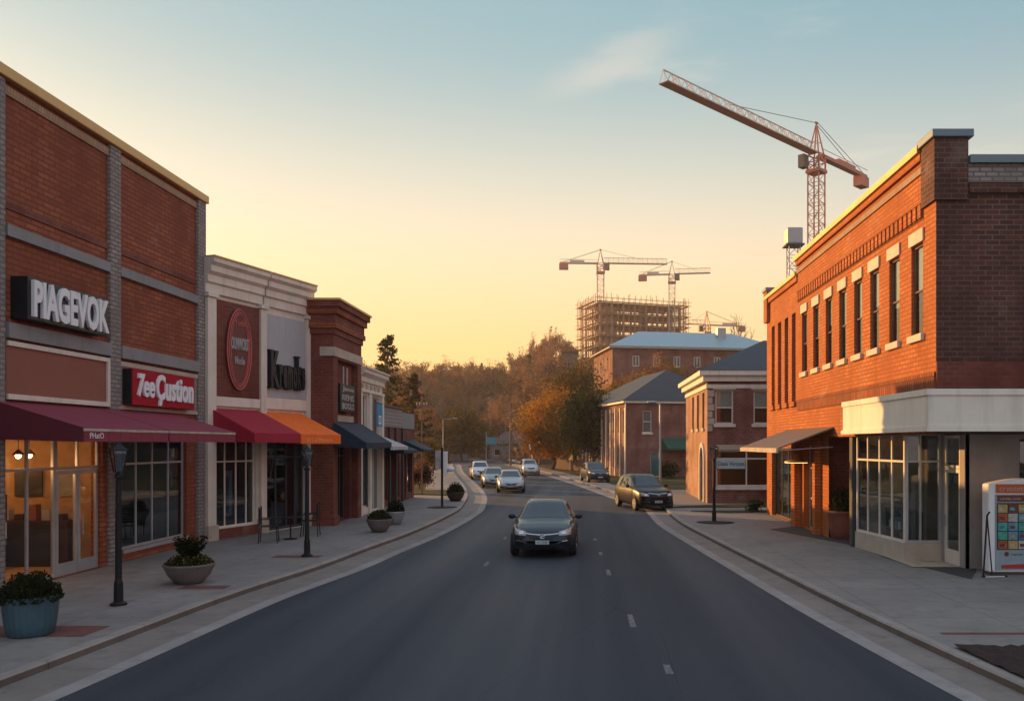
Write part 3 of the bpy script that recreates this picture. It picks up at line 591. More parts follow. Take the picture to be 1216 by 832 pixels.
window(b2, .35, m0 - .08, .35, 3.4, mu=(.92, 1.45, 1.95), mz=(2.5,), fr=.06, fm='white_trim', gm='glass_dim', name='shop_window')
G().box(.3, m0 - .03, -.06, -.003, .02, .33).build('bulkhead', 'brick_deep', b2)
shopbox(b2, .3, m0, .01, 3.5, .26, 3, mat='interior_dark'); shopbox(b2, m1, L2 - .05, .01, 3.5, .26, 3, mat='interior_dark')
g = thing('window_poster', 'pale poster pasted inside the narrow shop door', 'poster', (0, 0, 0)); g.parent = None; g.matrix_world = Matrix.Translation((-12.05, 26.66, 0)) @ Matrix.Rotation(LW - b2a, 4, 'Z')
G().box(1.0, 1.36, .18, .19, .7, 2.2).build('sheet', 'white', g); G().box(1.05, 1.18, .172, .178, .8, 2.0).build('print', 'blue_banner', g)
window(b2, m1 + .05, L2 - .1, .02, 3.4, mu=(3.5, 4.1, 4.6), mz=(2.6,), fr=.09, fm='frame_dark', gm='glass_dim', name='entrance_window')
s3 = thing('oval_sign', 'tall maroon oval sign with pink rings on the brick panel', 'sign', (-12.05, 26.66, 0), LW - b2a)
cx, cz, ax, az = 1.32, 6.2, .60, 1.34
def oval(ax, az, d0, d1, n=40, inner=None):
    g = G(); P = lambda s, d: [(cx + ax * s[0] * math.cos(2 * math.pi * i / n), d, cz + az * s[1] * math.sin(2 * math.pi * i / n)) for i in range(n)]
    if inner is None: g.add(P((1, 1), d0) + P((1, 1), d1), [tuple(range(n)), tuple(range(n, 2 * n))] + [(i, (i + 1) % n, n + (i + 1) % n, n + i) for i in range(n)])
    else:
        k = (inner, 1 - (1 - inner) * ax / az); g.add(P((1, 1), d0) + P(k, d0) + P((1, 1), d1) + P(k, d1), [f for i in range(n) for j in [(i + 1) % n] for f in ((i, j, n + j, n + i), (i, j, 2 * n + j, 2 * n + i), (n + i, n + j, 3 * n + j, 3 * n + i))])
    return g
oval(ax, az, -.14, -.062).build('board', 'sign_maroon', s3)
for q in (1.0, .84, .72): oval(ax * q, az * (1 - (1 - q) * ax / az), -.16, -.141, inner=.94).build('ring', 'sign_pink', s3)
text('lettering', 'OUMWORT', .84, .40, 'sign_grey', s3, (cx - .42, -.141, cz - .02), depth=.03, fat=.02); text('lettering', 'Nuslo', .46, .26, 'sign_grey', s3, (cx - .23, -.141, cz - .5), depth=.03, fat=.01)
text('lettering', 'Yuda', .5, .2, 'sign_pink', s3, (cx - .25, -.141, cz + .78), depth=.02)
s4 = thing('shop_lettering', 'bold black letters of a shop name on grey panel', 'sign', (-12.05, 26.66, 0), LW - b2a)
xx = m1 + .12
for ch, wd, ht in (('K', .54, 1.3), ('r', .22, .82), ('e', .25, .82), ('m', .33, .82), ('o', .26, .82), ('k', .28, 1.2), ('s', .2, .82)):
    text('letter', ch, wd * .86, ht, 'sign_black', s4, (xx, -.06, 5.05), depth=.16, fat=.05)
    if ch in 'Krmk':
        G().box(xx - .03, xx + .2, -.2, -.055, 5.02, 5.09).build('serif', 'sign_black', s4); G().box(xx - .05, xx + .17, -.2, -.055, 5.05 + ht - .05, 5.05 + ht + .02).build('serif', 'sign_black', s4)
    xx += wd * .97 if ch != 'K' else .47

# --- tall brick corner front
b3 = thing('brick_shop', 'narrow tall red brick shop front with stepped cornice and navy awning', 'building', (-9.55, 31.62, 0), LW)
L3 = 3.9
g = G(); g.wall(.55, L3 - .55, 0, 6.3, [(.85, L3 - .85, .02, 3.4)], .25, .5)
g.box(0, .55, 0, .8, 0, 6.3); g.box(L3 - .55, L3, 0, .8, 0, 6.3); g.box(0, L3, 0, .8, 6.3, 7.2); g.quad((0, .8, 0), (0, 9, 0), (0, 9, 7.9), (0, .8, 7.9)); g.quad((L3, .8, 0), (L3, 9, 0), (L3, 9, 7.9), (L3, .8, 7.9)); g.quad((0, 9, 0), (L3, 9, 0), (L3, 9, 7.9), (0, 9, 7.9))
g.build('wall', 'brick_deep', b3); G().box(0.02, L3 - .02, .05, 9, 7.7, 7.8).build('roof', 'roof_flat', b3)
for k, (p, z0, z1, m) in enumerate(((.06, 7.201, 7.42, 'brick_deep'), (.14, 7.421, 7.62, 'brick_red'), (.10, 7.621, 7.95, 'brick_deep'), (.2, 7.951, 8.2, 'brick_red'), (.3, 8.201, 8.42, 'brick_deep'))):
    G().box(-p, L3 + p, -p, .9 + p, z0, z1).build('cornice_course', m, b3)
G().box(-.36, L3 + .36, -.36, 1.0, 8.421, 8.5).build('coping', 'coping', b3)
G().box(-.02, L3 + .02, -.05, -.002, 6.38, 6.72).build('stone_band', 'stone', b3); G().box(-.05, -.002, -.05, .5, 6.38, 6.72).build('stone_band', 'stone', b3)
G().box(.56, L3 - .56, .16, .248, 3.95, 4.2).build('lintel', 'stone', b3); G().box(-.05, .6, -.05, .85, 0, .35).build('plinth', 'brick_deep', b3)
awning(b3, -.05, L3 + .1, 3.9, 3.12, 2.9, 1.25, 'awning_navy', label='navy cloth awning')
window(b3, .85, L3 - .85, .02, 3.4, d=.5, mu=(1.5, 2.0, 2.5), mz=(2.6,), fr=.07, fm='frame_dark', gm='glass_dim', name='entrance_window'); shopbox(b3, .8, L3 - .8, .01, 3.5, .76, 3, mat='interior_dark')
s5 = thing('hanging_sign', 'black board sign with grey lettering hung on rods between brick piers', 'sign', (-9.6, 32.35, 4.35), LW)
G().box(0, 2.0, -.1, .06, 0, 1.05).build('board', 'sign_black', s5, bevel=.01)
for x in (.7, 1.2): G().tube((x, 0, 1.06), (x, 0, 1.75), .035).build('rod', 'galv', s5)
for i, tx in enumerate(('Jaoe', 'RENS', 'BOOLS')): text('lettering', tx, 1.6, .24, 'sign_grey', s5, (.2, -.101, .74 - i * .33), depth=.02, fat=.02)

# --- white shop
b4 = thing('white_shop', 'narrow white painted shop with moulded cornice and tall windows', 'building', (-9.68, 35.55, 0), LW + .02)
L4 = 4.45
g = G(); g.wall(0, L4, 0, 6.0, [(.5, 1.5, 3.5, 5.2), (2.2, 3.9, 3.5, 5.2), (.45, 2.0, .3, 2.9), (2.5, 4.0, .02, 2.9)], 0, .25)
g.quad((0, 0, 0), (0, 9, 0), (0, 9, 6), (0, 0, 6)); g.quad((L4, 0, 0), (L4, 9, 0), (L4, 9, 6), (L4, 0, 6)); g.build('wall', 'white_trim', b4); G().box(.02, L4 - .02, .05, 9, 5.7, 5.8).build('roof', 'roof_flat', b4)
g = G(); a, b = -.1, L4 + .12; g.prism([(a, -.003, 5.75), (a, -.1, 5.75), (a, -.1, 5.95), (a, -.3, 6.1), (a, -.3, 6.22), (a, -.38, 6.28), (a, -.38, 6.34), (a, .1, 6.34), (a, .1, 6.003), (a, -.003, 6.003)], (b - a, 0, 0)); g.build('cornice', 'white_trim', b4)
for a, b in ((0, .35), (1.65, 2.05), (L4 - .4, L4)): G().box(a, b, -.1, -.002, 0, 5.3).build('pilaster', 'white_trim', b4)
G().box(0, L4, -.13, -.003, 5.301, 5.42).build('string_course', 'white_trim', b4); G().box(0.36, 1.64, -.13, -.003, 3.1, 3.3).build('string_course', 'white_trim', b4)
for k in range(5): G().box(.5 + k * .75, .8 + k * .75, -.06, -.002, 5.48, 5.66).build('medallion', 'stone', b4)
window(b4, .5, 1.5, 3.5, 5.2, mu=(1.0,), gm='dark_glass'); window(b4, 2.2, 3.9, 3.5, 5.2, mu=(3.05,), gm='dark_glass'); window(b4, .45, 2.0, .3, 2.9, gm='teal_glass', name='shop_window'); window(b4, 2.5, 4.0, .02, 2.9, mu=(3.2,), gm='teal_glass', name='shop_window')
awning(b4, 1.2, L4 + .6, 3.4, 2.95, 2.8, 1.1, 'awning_white', label='grey and white striped awning', side=False)
bn = thing('hanging_banner', 'small blue banner with white house outline on the white shop', 'banner', (-9.5, 37.9, 3.85), LW)
G().box(0, .95, -.03, 0, 0, 1.05).build('cloth', 'blue_banner', bn); G().tube((-.05, -.02, 1.07), (1.0, -.02, 1.07), .02).build('rod', 'black_metal', bn)
g = G(); [g.box(*q) for q in ((.25, .31, -.04, -.031, .12, .5), (.64, .70, -.04, -.031, .12, .5), (.31, .64, -.04, -.031, .12, .18), (.31, .64, -.04, -.031, .44, .5), (.45, .5, -.04, -.031, .18, .44))]; g.build('emblem', 'white', bn)

# --- low dark shop at the end of the row
b5 = thing('low_shop', 'low dark brick shop with grey siding parapet at the row end', 'building', (-9.88, 40.05, 0), LW + .015)
L5 = 8.4
g = G(); g.wall(0, L5, 0, 3.9, [(.4, 1.6, .3, 2.7), (1.9, 3.1, .02, 2.6), (3.4, 4.4, .3, 2.7), (5.2, 6.2, .02, 2.6), (6.5, 7.9, .3, 2.7)], 0, .2)
g.quad((0, 0, 0), (0, 9, 0), (0, 9, 3.9), (0, 0, 3.9)); g.quad((L5, 0, 0), (L5, 9, 0), (L5, 9, 3.9), (L5, 0, 3.9)); g.build('wall', 'brick_deep', b5)
G().box(0, 4.9, -.06, 9, 3.901, 4.88).build('parapet', 'siding', b5); G().box(4.92, L5, -.03, 9, 3.901, 4.75).build('parapet', 'grey_band', b5); G().box(-.05, 4.95, -.15, 9, 4.881, 4.96).build('coping', 'weathered', b5)
for a, b, z, nm in ((.4, 1.6, .3, 'shop_window'), (1.9, 3.1, .02, 'door'), (3.4, 4.4, .3, 'shop_window'), (5.2, 6.2, .02, 'door'), (6.5, 7.9, .3, 'shop_window')): window(b5, a, b, z, 2.7 if z > .1 else 2.6, fm='frame_dark', gm='dark_glass', name=nm)
for x in (4.9, 3.25, 1.75): G().box(x - .1, x + .1, -.12, -.002, 0, 3.895).build('pilaster', 'frame_dark', b5)
awning(b5, .2, 3.6, 3.2, 2.75, 2.6, 1.1, 'awning_navy', label='short navy awning'); awning(b5, 5.0, 8.2, 3.3, 2.75, 2.65, 1.2, 'awning_navy')

# ------------------------------------------------------------------ RIGHT BUILDINGS (local x into the block, y away)
TW = Matrix(((0, 1, 0, 0), (-1, 0, 0, 0), (0, 0, 1, 0), (0, 0, 0, 1)))       # frame of a street face: u=-y, d=+x
A = thing('corner_brick_building', 'two storey orange brick corner building with a row of narrow windows', 'building', (7.9, 19.1, 0))
LA, DA, HA = 12.6, 16, 9.75
u = lambda y: -(y - 19.1)
wins = [20.2, 21.7, 23.2, 24.62, 26.1, 27.6, 29.15, 30.7]
ops = [(u(y) - .36, u(y) + .36, 5.7, 7.85) for y in wins]
g = G(TW); g.wall(-LA, 0, 3.3, HA, ops, 0, .3); g.wall(-LA, -8.5, 0, 3.3, [(u(30.8), u(28.6), .02, 3.0)], 0, .4); g.build('wall', 'brick_orange', A)
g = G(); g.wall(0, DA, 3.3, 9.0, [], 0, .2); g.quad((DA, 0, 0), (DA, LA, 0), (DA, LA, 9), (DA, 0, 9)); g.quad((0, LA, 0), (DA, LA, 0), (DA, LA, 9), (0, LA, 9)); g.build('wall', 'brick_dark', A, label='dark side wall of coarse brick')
G().box(.72, DA, -.03, .3, 9.001, 9.42).build('parapet', 'brick_grey', A, label='grey brick parapet above the side wall'); G().box(.72, DA, -.14, .36, 9.421, 9.6).build('coping', 'coping_blue', A)
G().box(.72, DA, -.11, -.002, 8.75, 8.96).build('corbel_course', 'brick_dark', A); G().box(0, DA, -.05, -.002, 4.35, 4.95).build('soldier_course', 'brick_deep', A)
g = G(); g.box(-.07, .7, -.075, .7, 8.6, 10.0); g.build('corner_pier', 'brick_dark', A); G().box(-.14, .8, -.15, .8, 10.001, 10.18).build('pier_cap', 'coping_blue', A, bevel=.02)
G().box(-.09, .4, .72, LA, 9.751, 9.93).build('cornice_course', 'brick_orange', A); G().box(-.16, .42, .72, LA + .1, 9.931, 10.1).build('coping', 'coping', A); G().box(-.05, -.002, .72, LA, 9.45, 9.62).build('string_course', 'brick_tan', A)
G().box(.4, DA, .3, LA, 8.8, 8.9).build('roof', 'roof_flat', A)
# recessed dentil band
G().box(-.012, -.002, .7, LA, 8.38, 8.75).build('dentil_backing', 'brick_soldier', A)
for k in range(40): G().box(-.06, -.013, .75 + k * .297, .75 + k * .297 + .19, 8.42, 8.73).build('dentil', 'brick_orange', A)
G().box(-.05, -.002, .02, LA, 8.76, 8.86).build('string_course', 'brick_orange', A); G().box(-.04, -.002, .02, LA, 4.32, 4.72).build('soldier_course', 'brick_soldier', A)
for y in wins:
    uc = u(y); wo_ = window(A, uc - .36, uc + .36, 5.7, 7.85, T=TW, d=.07, mz=(6.75,), fr=.05, fm='weathered', gm='glass', blind=(.5, .42, .55, .5, .47, .6, .5, .45)[wins.index(y)])
    G(TW).box(uc - .44, uc + .44, -.05, -.002, 7.86, 8.17).build('lintel', 'stone_light', wo_, bevel=.01); G(TW).box(uc - .44, uc + .44, -.09, .15, 5.52, 5.69).build('sill', 'stone_light', wo_, bevel=.01)
# ground floor: soffit, fascia, bay
G().box(-.36, DA, -.5, 6.0, 3.38, 3.46).build('soffit', 'cream', A)
g = G(); g.box(-.40, DA, -.54, -.42, 3.37, 4.28); g.box(-.40, -.28, -.42, 5.65, 3.37, 4.28); g.build('fascia', 'cream', A)
g = G(); g.box(-.44, DA, -.58, -.545, 4.16, 4.3); g.box(-.44, -.405, -.545, 5.66, 4.16, 4.3); g.box(-.44, DA, -.58, -.545, 3.36, 3.48); g.box(-.44, -.405, -.545, 5.66, 3.36, 3.48); g.build('fascia_trim', 'cream', A)
G().box(-.27, DA, -.41, 5.6, 4.2, 4.27).build('canopy_top', 'roof_flat', A)
# bay glazing, its long face slightly oblique
bx0, by0, bx1, by1 = 8.02 - 7.9, 25.15 - 19.1, 8.33 - 7.9, 22.15 - 19.1
bl = math.hypot(bx1 - bx0, by1 - by0); ang = math.atan2(by1 - by0, bx1 - bx0)
TB = Matrix.Translation((bx0, by0, 0)) @ Matrix.Rotation(ang, 4, 'Z')
bay = window(A, 0, bl, .48, 3.37, T=TB, d=0, mu=(bl * .25, bl * .5, bl * .75), mz=(2.62,), fr=.07, fm='white_trim', gm='glass', name='shop_window')
G(TB).box(-.03, bl + .03, -.03, .12, .0, .479).build('bulkhead', 'stone', A)
TS = Matrix.Translation((bx1, by1, 0))
window(A, .03, .97, .48, 3.37, T=TS, d=0, mu=(.42,), mz=(2.62,), fr=.07, fm='alu', gm='glass', name='shop_window'); G(TS).box(.035, .97, -.03, .12, 0, .479).build('bulkhead', 'stone', A)
TD = Matrix.Translation((9.32 - 7.9, 22.14 - 19.1, 0)) @ Matrix.Rotation(R(-90), 4, 'Z')
dr = window(A, .15, 1.08, .02, 2.45, T=TD, d=0, fr=.1, fm='white_trim', gm='glass', name='door'); G(TD).box(.25, .98, .005, .055, .12, .38).build('kick_plate', 'white_trim', dr); G(TD).tube((.3, -.05, .95), (.3, -.05, 1.25), .015).build('handle', 'galv', dr)
window(A, .15, 1.08, 2.46, 3.3, T=TD, d=0, fr=.08, fm='white_trim', gm='glass', name='transom_window'); g = G(TD); g.box(-.02, .149, -.02, .1, 0, 3.37); g.box(1.081, 1.36, -.02, .1, 0, 3.37); g.build('door_post', 'grey_stucco', A)
ox = 9.32 - 7.9; oy = 20.78 - 19.1
g = G(); g.wall(ox, DA, 0, 3.375, [(2.75, 6.2, .5, 3.2)], oy, .2); g.build('shopfront_wall', 'grey_stucco', A); window(A, 2.75, 6.2, .5, 3.2, T=Matrix.Translation((0, oy, 0)), d=.1, mu=(4.4,), mz=(2.4,), fm='frame_dark', gm='glass_dim', name='shop_window')
g = G(); zz0, zz1 = .02, 3.37
g.quad((.5, 6.1, zz0), (7.5, 6.1, zz0), (7.5, 6.1, zz1), (.5, 6.1, zz1)); g.quad((7.5, 2.0, zz0), (7.5, 6.1, zz0), (7.5, 6.1, zz1), (7.5, 2, zz1)); g.quad((.2, 1.9, zz0), (7.5, 1.9, zz0), (7.5, 6.1, zz0), (.2, 6.1, zz0)); g.build('interior', 'interior', A)
cab = thing('display_cabinet', 'low display shelf of stacked goods behind the bay window', 'shelf', (9.0, 24.0, .02))
g = G(); g.box(-.2, .2, -.9, .9, 0, .08); g.box(-.2, .2, -.9, .9, .6, .64); g.box(-.2, .2, -.9, .9, 1.15, 1.19); g.box(-.2, .2, -.9, -.86, .081, 1.149); g.box(-.2, .2, .86, .9, .081, 1.149); g.build('shelf', 'wood_dark', cab)
for k in range(7): G().box(-.15, .1, -.8 + k * .23, -.65 + k * .23, .645, .85 + .1 * (k % 3)).build('stock_box', ('white', 'sign_grey', 'blue_sign')[k % 3], cab)
# recess with planter, doorway under the grey awning
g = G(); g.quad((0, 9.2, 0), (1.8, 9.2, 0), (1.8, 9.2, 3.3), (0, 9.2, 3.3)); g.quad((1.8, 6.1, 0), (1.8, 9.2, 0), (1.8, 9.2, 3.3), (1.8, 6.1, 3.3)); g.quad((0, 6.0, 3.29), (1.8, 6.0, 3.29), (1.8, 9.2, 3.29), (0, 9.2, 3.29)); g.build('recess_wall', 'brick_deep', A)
G().box(.02, .35, 6.12, 6.4, 0, 3.28).build('dark_post', 'frame_dark', A); window(A, -8.8, -6.6, .5, 2.9, T=Matrix.Translation((1.78, 0, 0)) @ TW, d=-.07, mu=(-7.7,), fm='frame_dark', gm='glass_dim', name='shop_window')
G().box(-.22, .3, 10.05 - .65, 10.4 - .65, 0, 3.28).build('brick_pier', 'brick_orange', A); G().box(-.25, .1, 12.1, 12.6, 0, 3.28).build('brick_pier', 'brick_orange', A)
d2 = window(A, u(30.8), u(28.6), .02, 3.0, T=TW, d=.2, mu=(u(30.1), u(29.35)), mz=(2.2, 1.1), fr=.06, fm='alu', gm='glass', name='entrance_door'); shopbox(A, u(31.2), u(28.4), .01, 3.2, .42, 3, T=TW, mat='interior_dark')
TA = Matrix.Translation((0, 0, 0)) @ TW
g = G(TA); x0, x1 = u(33.4), u(27.0)
g.prism([(x0, -.02, 3.62), (x0, -1.8, 2.95), (x0, -1.8, 2.91), (x0, -.02, 3.57)], (x1 - x0, 0, 0)); aw = g.build('awning', 'awning_grey', A, label='dark grey ribbed awning on thin rods')
G(TA).box(x0, x1, -1.86, -1.78, 2.79, 2.935).build('trim', 'awning_edge', aw)
for x in (x0 + .05, x1 - .05): G(TA).tube((x, -1.75, 2.86), (x, -.03, 2.98), .018).build('rod', 'galv', aw)
lp = thing('shop_lamp', 'glowing flat yellow lamp beneath the grey awning', 'lamp', (7.35, 29.7, 2.42))
M['shop_glow'] = emissive('shop_glow', (1, .62, .22), 3.0)
G().lathe([(.42, 0), (.40, .05), (.12, .12), (.04, .3)], 24, (0, 0, 0)).build('shade', 'coping', lp); G().lathe([(.39, -.012), (.39, -.004)], 24).build('diffuser', 'shop_glow', lp); G().tube((0, 0, .3), (0, 0, .62), .012).build('rod', 'black_metal', lp)

# --- brick neighbour with tall recesses
A2 = thing('brick_annex', 'slightly lower red brick building with tall slit recesses', 'building', (7.9, 31.72, 0))
LB = 5.6
g = G(TW); rec = [(-k * 1.2 - 1.05, -k * 1.2 - .45, 4.7, 8.1) for k in range(4)]
g.wall(-LB, 0, 0, 9.2, rec + [(-4.6, -1.2, .02, 2.9)], .04, .35); g.build('wall', 'brick_orange', A2); g = G(); g.quad((.04, LB, 0), (9, LB, 0), (9, LB, 9.2), (.04, LB, 9.2)); g.quad((9, 0, 0), (9, LB, 0), (9, LB, 9.2), (9, 0, 9.2)); g.build('side_wall', 'brick_dark', A2)
for r_ in rec: G(TW).box(r_[0] - .0, r_[1], .3, .34, r_[2], r_[3]).build('slit_window', 'dark_glass', A2); G(TW).box(r_[0] - .1, r_[1] + .1, -.06, .038, 4.5, 4.69).build('sill', 'brick_orange', A2)
G(TW).box(-LB, 0, -.05, .5, 9.201, 9.4).build('cornice_course', 'brick_orange', A2); G(TW).box(-LB - .1, 0, -.12, .5, 9.401, 9.55).build('coping', 'coping', A2); G(TW).box(-LB - .06, -LB + .6, -.1, .5, 8.4, 9.75).build('end_pier', 'brick_orange', A2); G(TW).box(-LB - .12, -LB + .66, -.16, .56, 9.751, 9.88).build('pier_cap', 'coping_blue', A2)
window(A2, -4.6, -1.2, .02, 2.9, T=TW, d=.2, mu=(-3.4, -2.3), fm='frame_dark', gm='dark_glass', name='shop_window'); G().box(.5, 9, 0, LB, 9.0, 9.1).build('roof', 'roof_flat', A2)

# --- pale stone corner bank-like building
B = thing('hip_roof_shop', 'two storey brick shop with stone quoins and dark hip roof', 'building', (6.2, 43.7, 0))
LB_, DB = 9.5, 9.5
g = G(); g.wall(0, DB, 0, 6.3, [(.42, 1.36, 4.1, 5.85), (2.4, 3.34, 4.1, 5.85), (.45, 3.6, .85, 2.75), (4.6, 5.5, 4.1, 5.85)], 0, .2); g.build('wall', 'brick_pink', B)
g = G(TW); g.wall(-LB_, 0, 0, 6.3, [(-1.9, -1.1, 3.9, 5.8), (-4.1, -3.3, 3.9, 5.8), (-6.3, -5.5, 3.9, 5.8), (-2.4, -1.0, .02, 2.9)], 0, .25); g.build('wall', 'brick_warm', B, label='warm tan brick street wall'); g = G(); g.quad((0, LB_, 0), (DB, LB_, 0), (DB, LB_, 6.3), (0, LB_, 6.3)); g.quad((DB, 0, 0), (DB, LB_, 0), (DB, LB_, 6.3), (DB, 0, 6.3)); g.build('wall', 'brick_pink', B)
for a, b, z0, z1, p in ((-.12, DB, 5.95, 6.15, .06), (-.3, DB, 6.3, 6.6, .25), (-.5, DB, 6.601, 6.85, .45)):
    g = G(); g.box(-p, DB + p, -p, LB_ + p, z0 if z0 > 6 else z0 + .001, z1); g.build('cornice_course', 'cream', B)
e = 6.86; g = G(); g.add([(-.5, -.5, e), (DB + .5, -.5, e), (DB + .5, LB_ + .5, e), (-.5, LB_ + .5, e), (3.9, 4.75, 9.0), (DB - 4.0, 4.75, 9.0)], [(0, 1, 5, 4), (1, 2, 5), (2, 3, 4, 5), (3, 0, 4)]); g.build('roof', 'roof_slate', B)
for k in range(6): G().box(-.012, .36 if k % 2 else .26, -.05, -.002, 3.72 + k * .36, 4.04 + k * .36).build('quoin', 'stone', B)
for a, b in ((.42, 1.36), (2.4, 3.34), (4.6, 5.5)):
    wv = window(B, a, b, 4.1, 5.85, mz=(4.95,), fr=.08, gm='glass', blind=.5, sill=.08, sm='white_trim'); G().box(a - .12, b + .12, -.05, -.002, 5.86, 6.1).build('lintel', 'stone', wv)
for a in (-1.9, -4.1, -6.3): window(B, a, a + .8, 3.9, 5.8, T=TW, d=.12, fr=.06, fm='weathered', gm='dark_glass', sill=.08)
ww = window(B, .45, 3.6, .85, 2.75, mu=(2.05,), mz=(2.3,), fr=.09, gm='glass_dim', name='shop_window', sill=.1, sm='white_trim'); shopbox(B, .4, 3.7, .1, 3, .3, 2.5, mat='interior_dark'); G().box(.3, 3.75, -.06, -.002, 2.76, 3.02).build('lintel', 'stone', B)
ps = thing('window_sign', 'pale sign panel with dark lettering across the shop window', 'sign', (6.72, 43.7, 1.78)); G().box(0, 1.45, .02, .06, 0, .5).build('board', 'plate', ps); text('lettering', 'Dess Vircom', 1.35, .22, 'plate_ink', ps, (.05, .019, .15), depth=.012, fat=.01)
# arched doorway on the street wall
g = G(TW); n = 12; cx_, r0, r1, zc = -1.7, .7, .95, 2.2
pa = [(cx_ + r0 * math.cos(math.pi * i / n), zc + r0 * math.sin(math.pi * i / n) * 1.0) for i in range(n + 1)]; pbv = [(cx_ + r1 * math.cos(math.pi * i / n), zc + r1 * math.sin(math.pi * i / n)) for i in range(n + 1)]
pa = [(cx_ + r0, 0.0)] + pa + [(cx_ - r0, 0.0)]; pbv = [(cx_ + r1, 0.0)] + pbv + [(cx_ - r1, 0.0)]; m = len(pa)
for i in range(m - 1): g.prism([(pa[i][0], -.1, pa[i][1]), (pbv[i][0], -.1, pbv[i][1]), (pbv[i + 1][0], -.1, pbv[i + 1][1]), (pa[i + 1][0], -.1, pa[i + 1][1])], (0, .098, 0))
g.build('arch', 'stone_light', B); window(B, -2.4, -1.0, .02, 2.9, T=TW, d=.15, mu=(-1.7,), fm='weathered', gm='dark_glass', name='door')

# --- brick hall set back along the bend
tC = R(13.2)
C_ = thing('brick_hall', 'long two storey brick hall with dark hip roof by the bend', 'building', (3.5, 77, -.02), tC)
LC, DC = 20, 11.5
g = G(); g.wall(0, DC, 0, 6.8, [(1.6, 2.45, 4.1, 6.1), (2.35, 3.3, .02, 2.3)], 0, .2); g.build('wall', 'brick_pink', C_)
cw = [(-1.1 - k * 1.75, -1.1 - k * 1.75 + .75, 4.1, 6.1) for k in range(10)]
g = G(TW); g.wall(-LC, 0, 0, 6.8, cw + [(a, b, .8, 2.8) for a, b, _, _ in cw], 0, .25); g.quad((-LC, 0, 0), (-LC, DC, 0), (-LC, DC, 6.8), (-LC, 0, 6.8)); g.build('wall', 'brick_pink', C_)
for k in range(11): G(TW).box(-.35 - k * 1.75, -.05 - k * 1.75, -.1, -.002, 0, 6.4).build('pilaster', 'stone_light', C_)
for a, b, z0, z1 in cw: window(C_, a, b, z0, z1, T=TW, d=.12, fr=.07, fm='stone_light', mz=(5.1,)); window(C_, a, b, .8, 2.8, T=TW, d=.12, fr=.07, fm='stone_light')
window(C_, 1.6, 2.45, 4.1, 6.1, mz=(5.1,), fr=.07, sill=.06, sm='white_trim'); window(C_, 2.35, 3.3, .02, 2.3, gm='teal_glass', name='door'); awning(C_, 3.4, 7.2, 3.6, 2.7, 2.5, 1.8, 'awning_green', label='green side awning')
g = G(); g.box(-.35, DC + .35, -.35, LC + .35, 6.801, 7.0); g.build('eaves', 'cream', C_)
e = 7.01; g = G(); g.add([(-.5, -.5, e), (DC + .5, -.5, e), (DC + .5, LC + .5, e), (-.5, LC + .5, e), (DC / 2, 5.6, 10.4), (DC / 2, LC - 5.6, 10.4)], [(0, 1, 4), (1, 2, 5, 4), (2, 3, 5), (3, 0, 4, 5)], 0); g.build('roof', 'roof_slate', C_)
G().tube((-.06, -.06, 0), (-.06, -.06, 6.8), .05).build('downpipe', 'galv', C_)
# --- grey roofed house behind it
D_ = thing('gable_house', 'small house with grey gable roof and chimney behind the hall', 'house', (-.3, 108, hz(.5, 108)), R(15))
g = G(); g.wall(0, 4.5, 0, 7.2, [(1.5, 2.5, 4.6, 6)], 0, .2); g.quad((0, 0, 0), (0, 9, 0), (0, 9, 7.2), (0, 0, 7.2)); g.quad((4.5, 0, 0), (4.5, 9, 0), (4.5, 9, 7.2), (4.5, 0, 7.2)); g.build('wall', 'weathered', D_); window(D_, 1.5, 2.5, 4.6, 6)
g = G(); g.prism([(-.3, -.3, 7.2), (-.3, 4.5, 9.6), (-.3, 9.3, 7.2)], (5.1, 0, 0)); g.build('roof', 'roof_blue', D_); G().box(4.9, 5.4, 2, 2.6, 6.5, 10.4).build('chimney', 'stone_light', D_)
# --- long school-like building on the hill
E_ = thing('hilltop_building', 'long brick building with pale blue metal hip roof on the hill', 'building', (3.8, 130, 7.2), R(10.5))
LE, DE, HE = 28, 15, 10.6
ew = [(3.2 + k * 3.3, 4.3 + k * 3.3, 7.8, 9.5) for k in range(8)]
g = G(); g.wall(0, LE, 0, HE, ew + [(a, b, 3.5, 5.4) for a, b, _, _ in ew], 0, .2); g.quad((0, 0, 0), (0, DE, 0), (0, DE, HE), (0, 0, HE)); g.quad((LE, 0, 0), (LE, DE, 0), (LE, DE, HE), (LE, 0, HE)); g.build('wall', 'brick_pink', E_)
for a, b, z0, z1 in ew: window(E_, a, b, z0, z1, fr=.14, mu=((a + b) / 2,)); window(E_, a, b, 3.5, 5.4, fr=.14)
for k in range(5): G(TW).box(-2.2 - k * 2.7, -1.2 - k * 2.7, -.05, -.002, 7.4, 9.6).build('window', 'weathered', E_)
G().box(-.6, LE + .6, -.6, DE + .6, HE + .001, HE + .25).build('eaves', 'stone_light', E_)
e = HE + .26; g = G(); g.add([(-.8, -.8, e), (LE + .8, -.8, e), (LE + .8, DE + .8, e), (-.8, DE + .8, e), (6, DE / 2, e + 3.4), (LE - 6, DE / 2, e + 3.4)], [(0, 1, 5, 4), (1, 2, 5), (2, 3, 4, 5), (3, 0, 4)]); g.build('roof', 'roof_blue', E_)
G().box(18.6, 20.0, 4.5, 5.6, e + 2, e + 3.9).build('roof_vent', 'galv', E_)
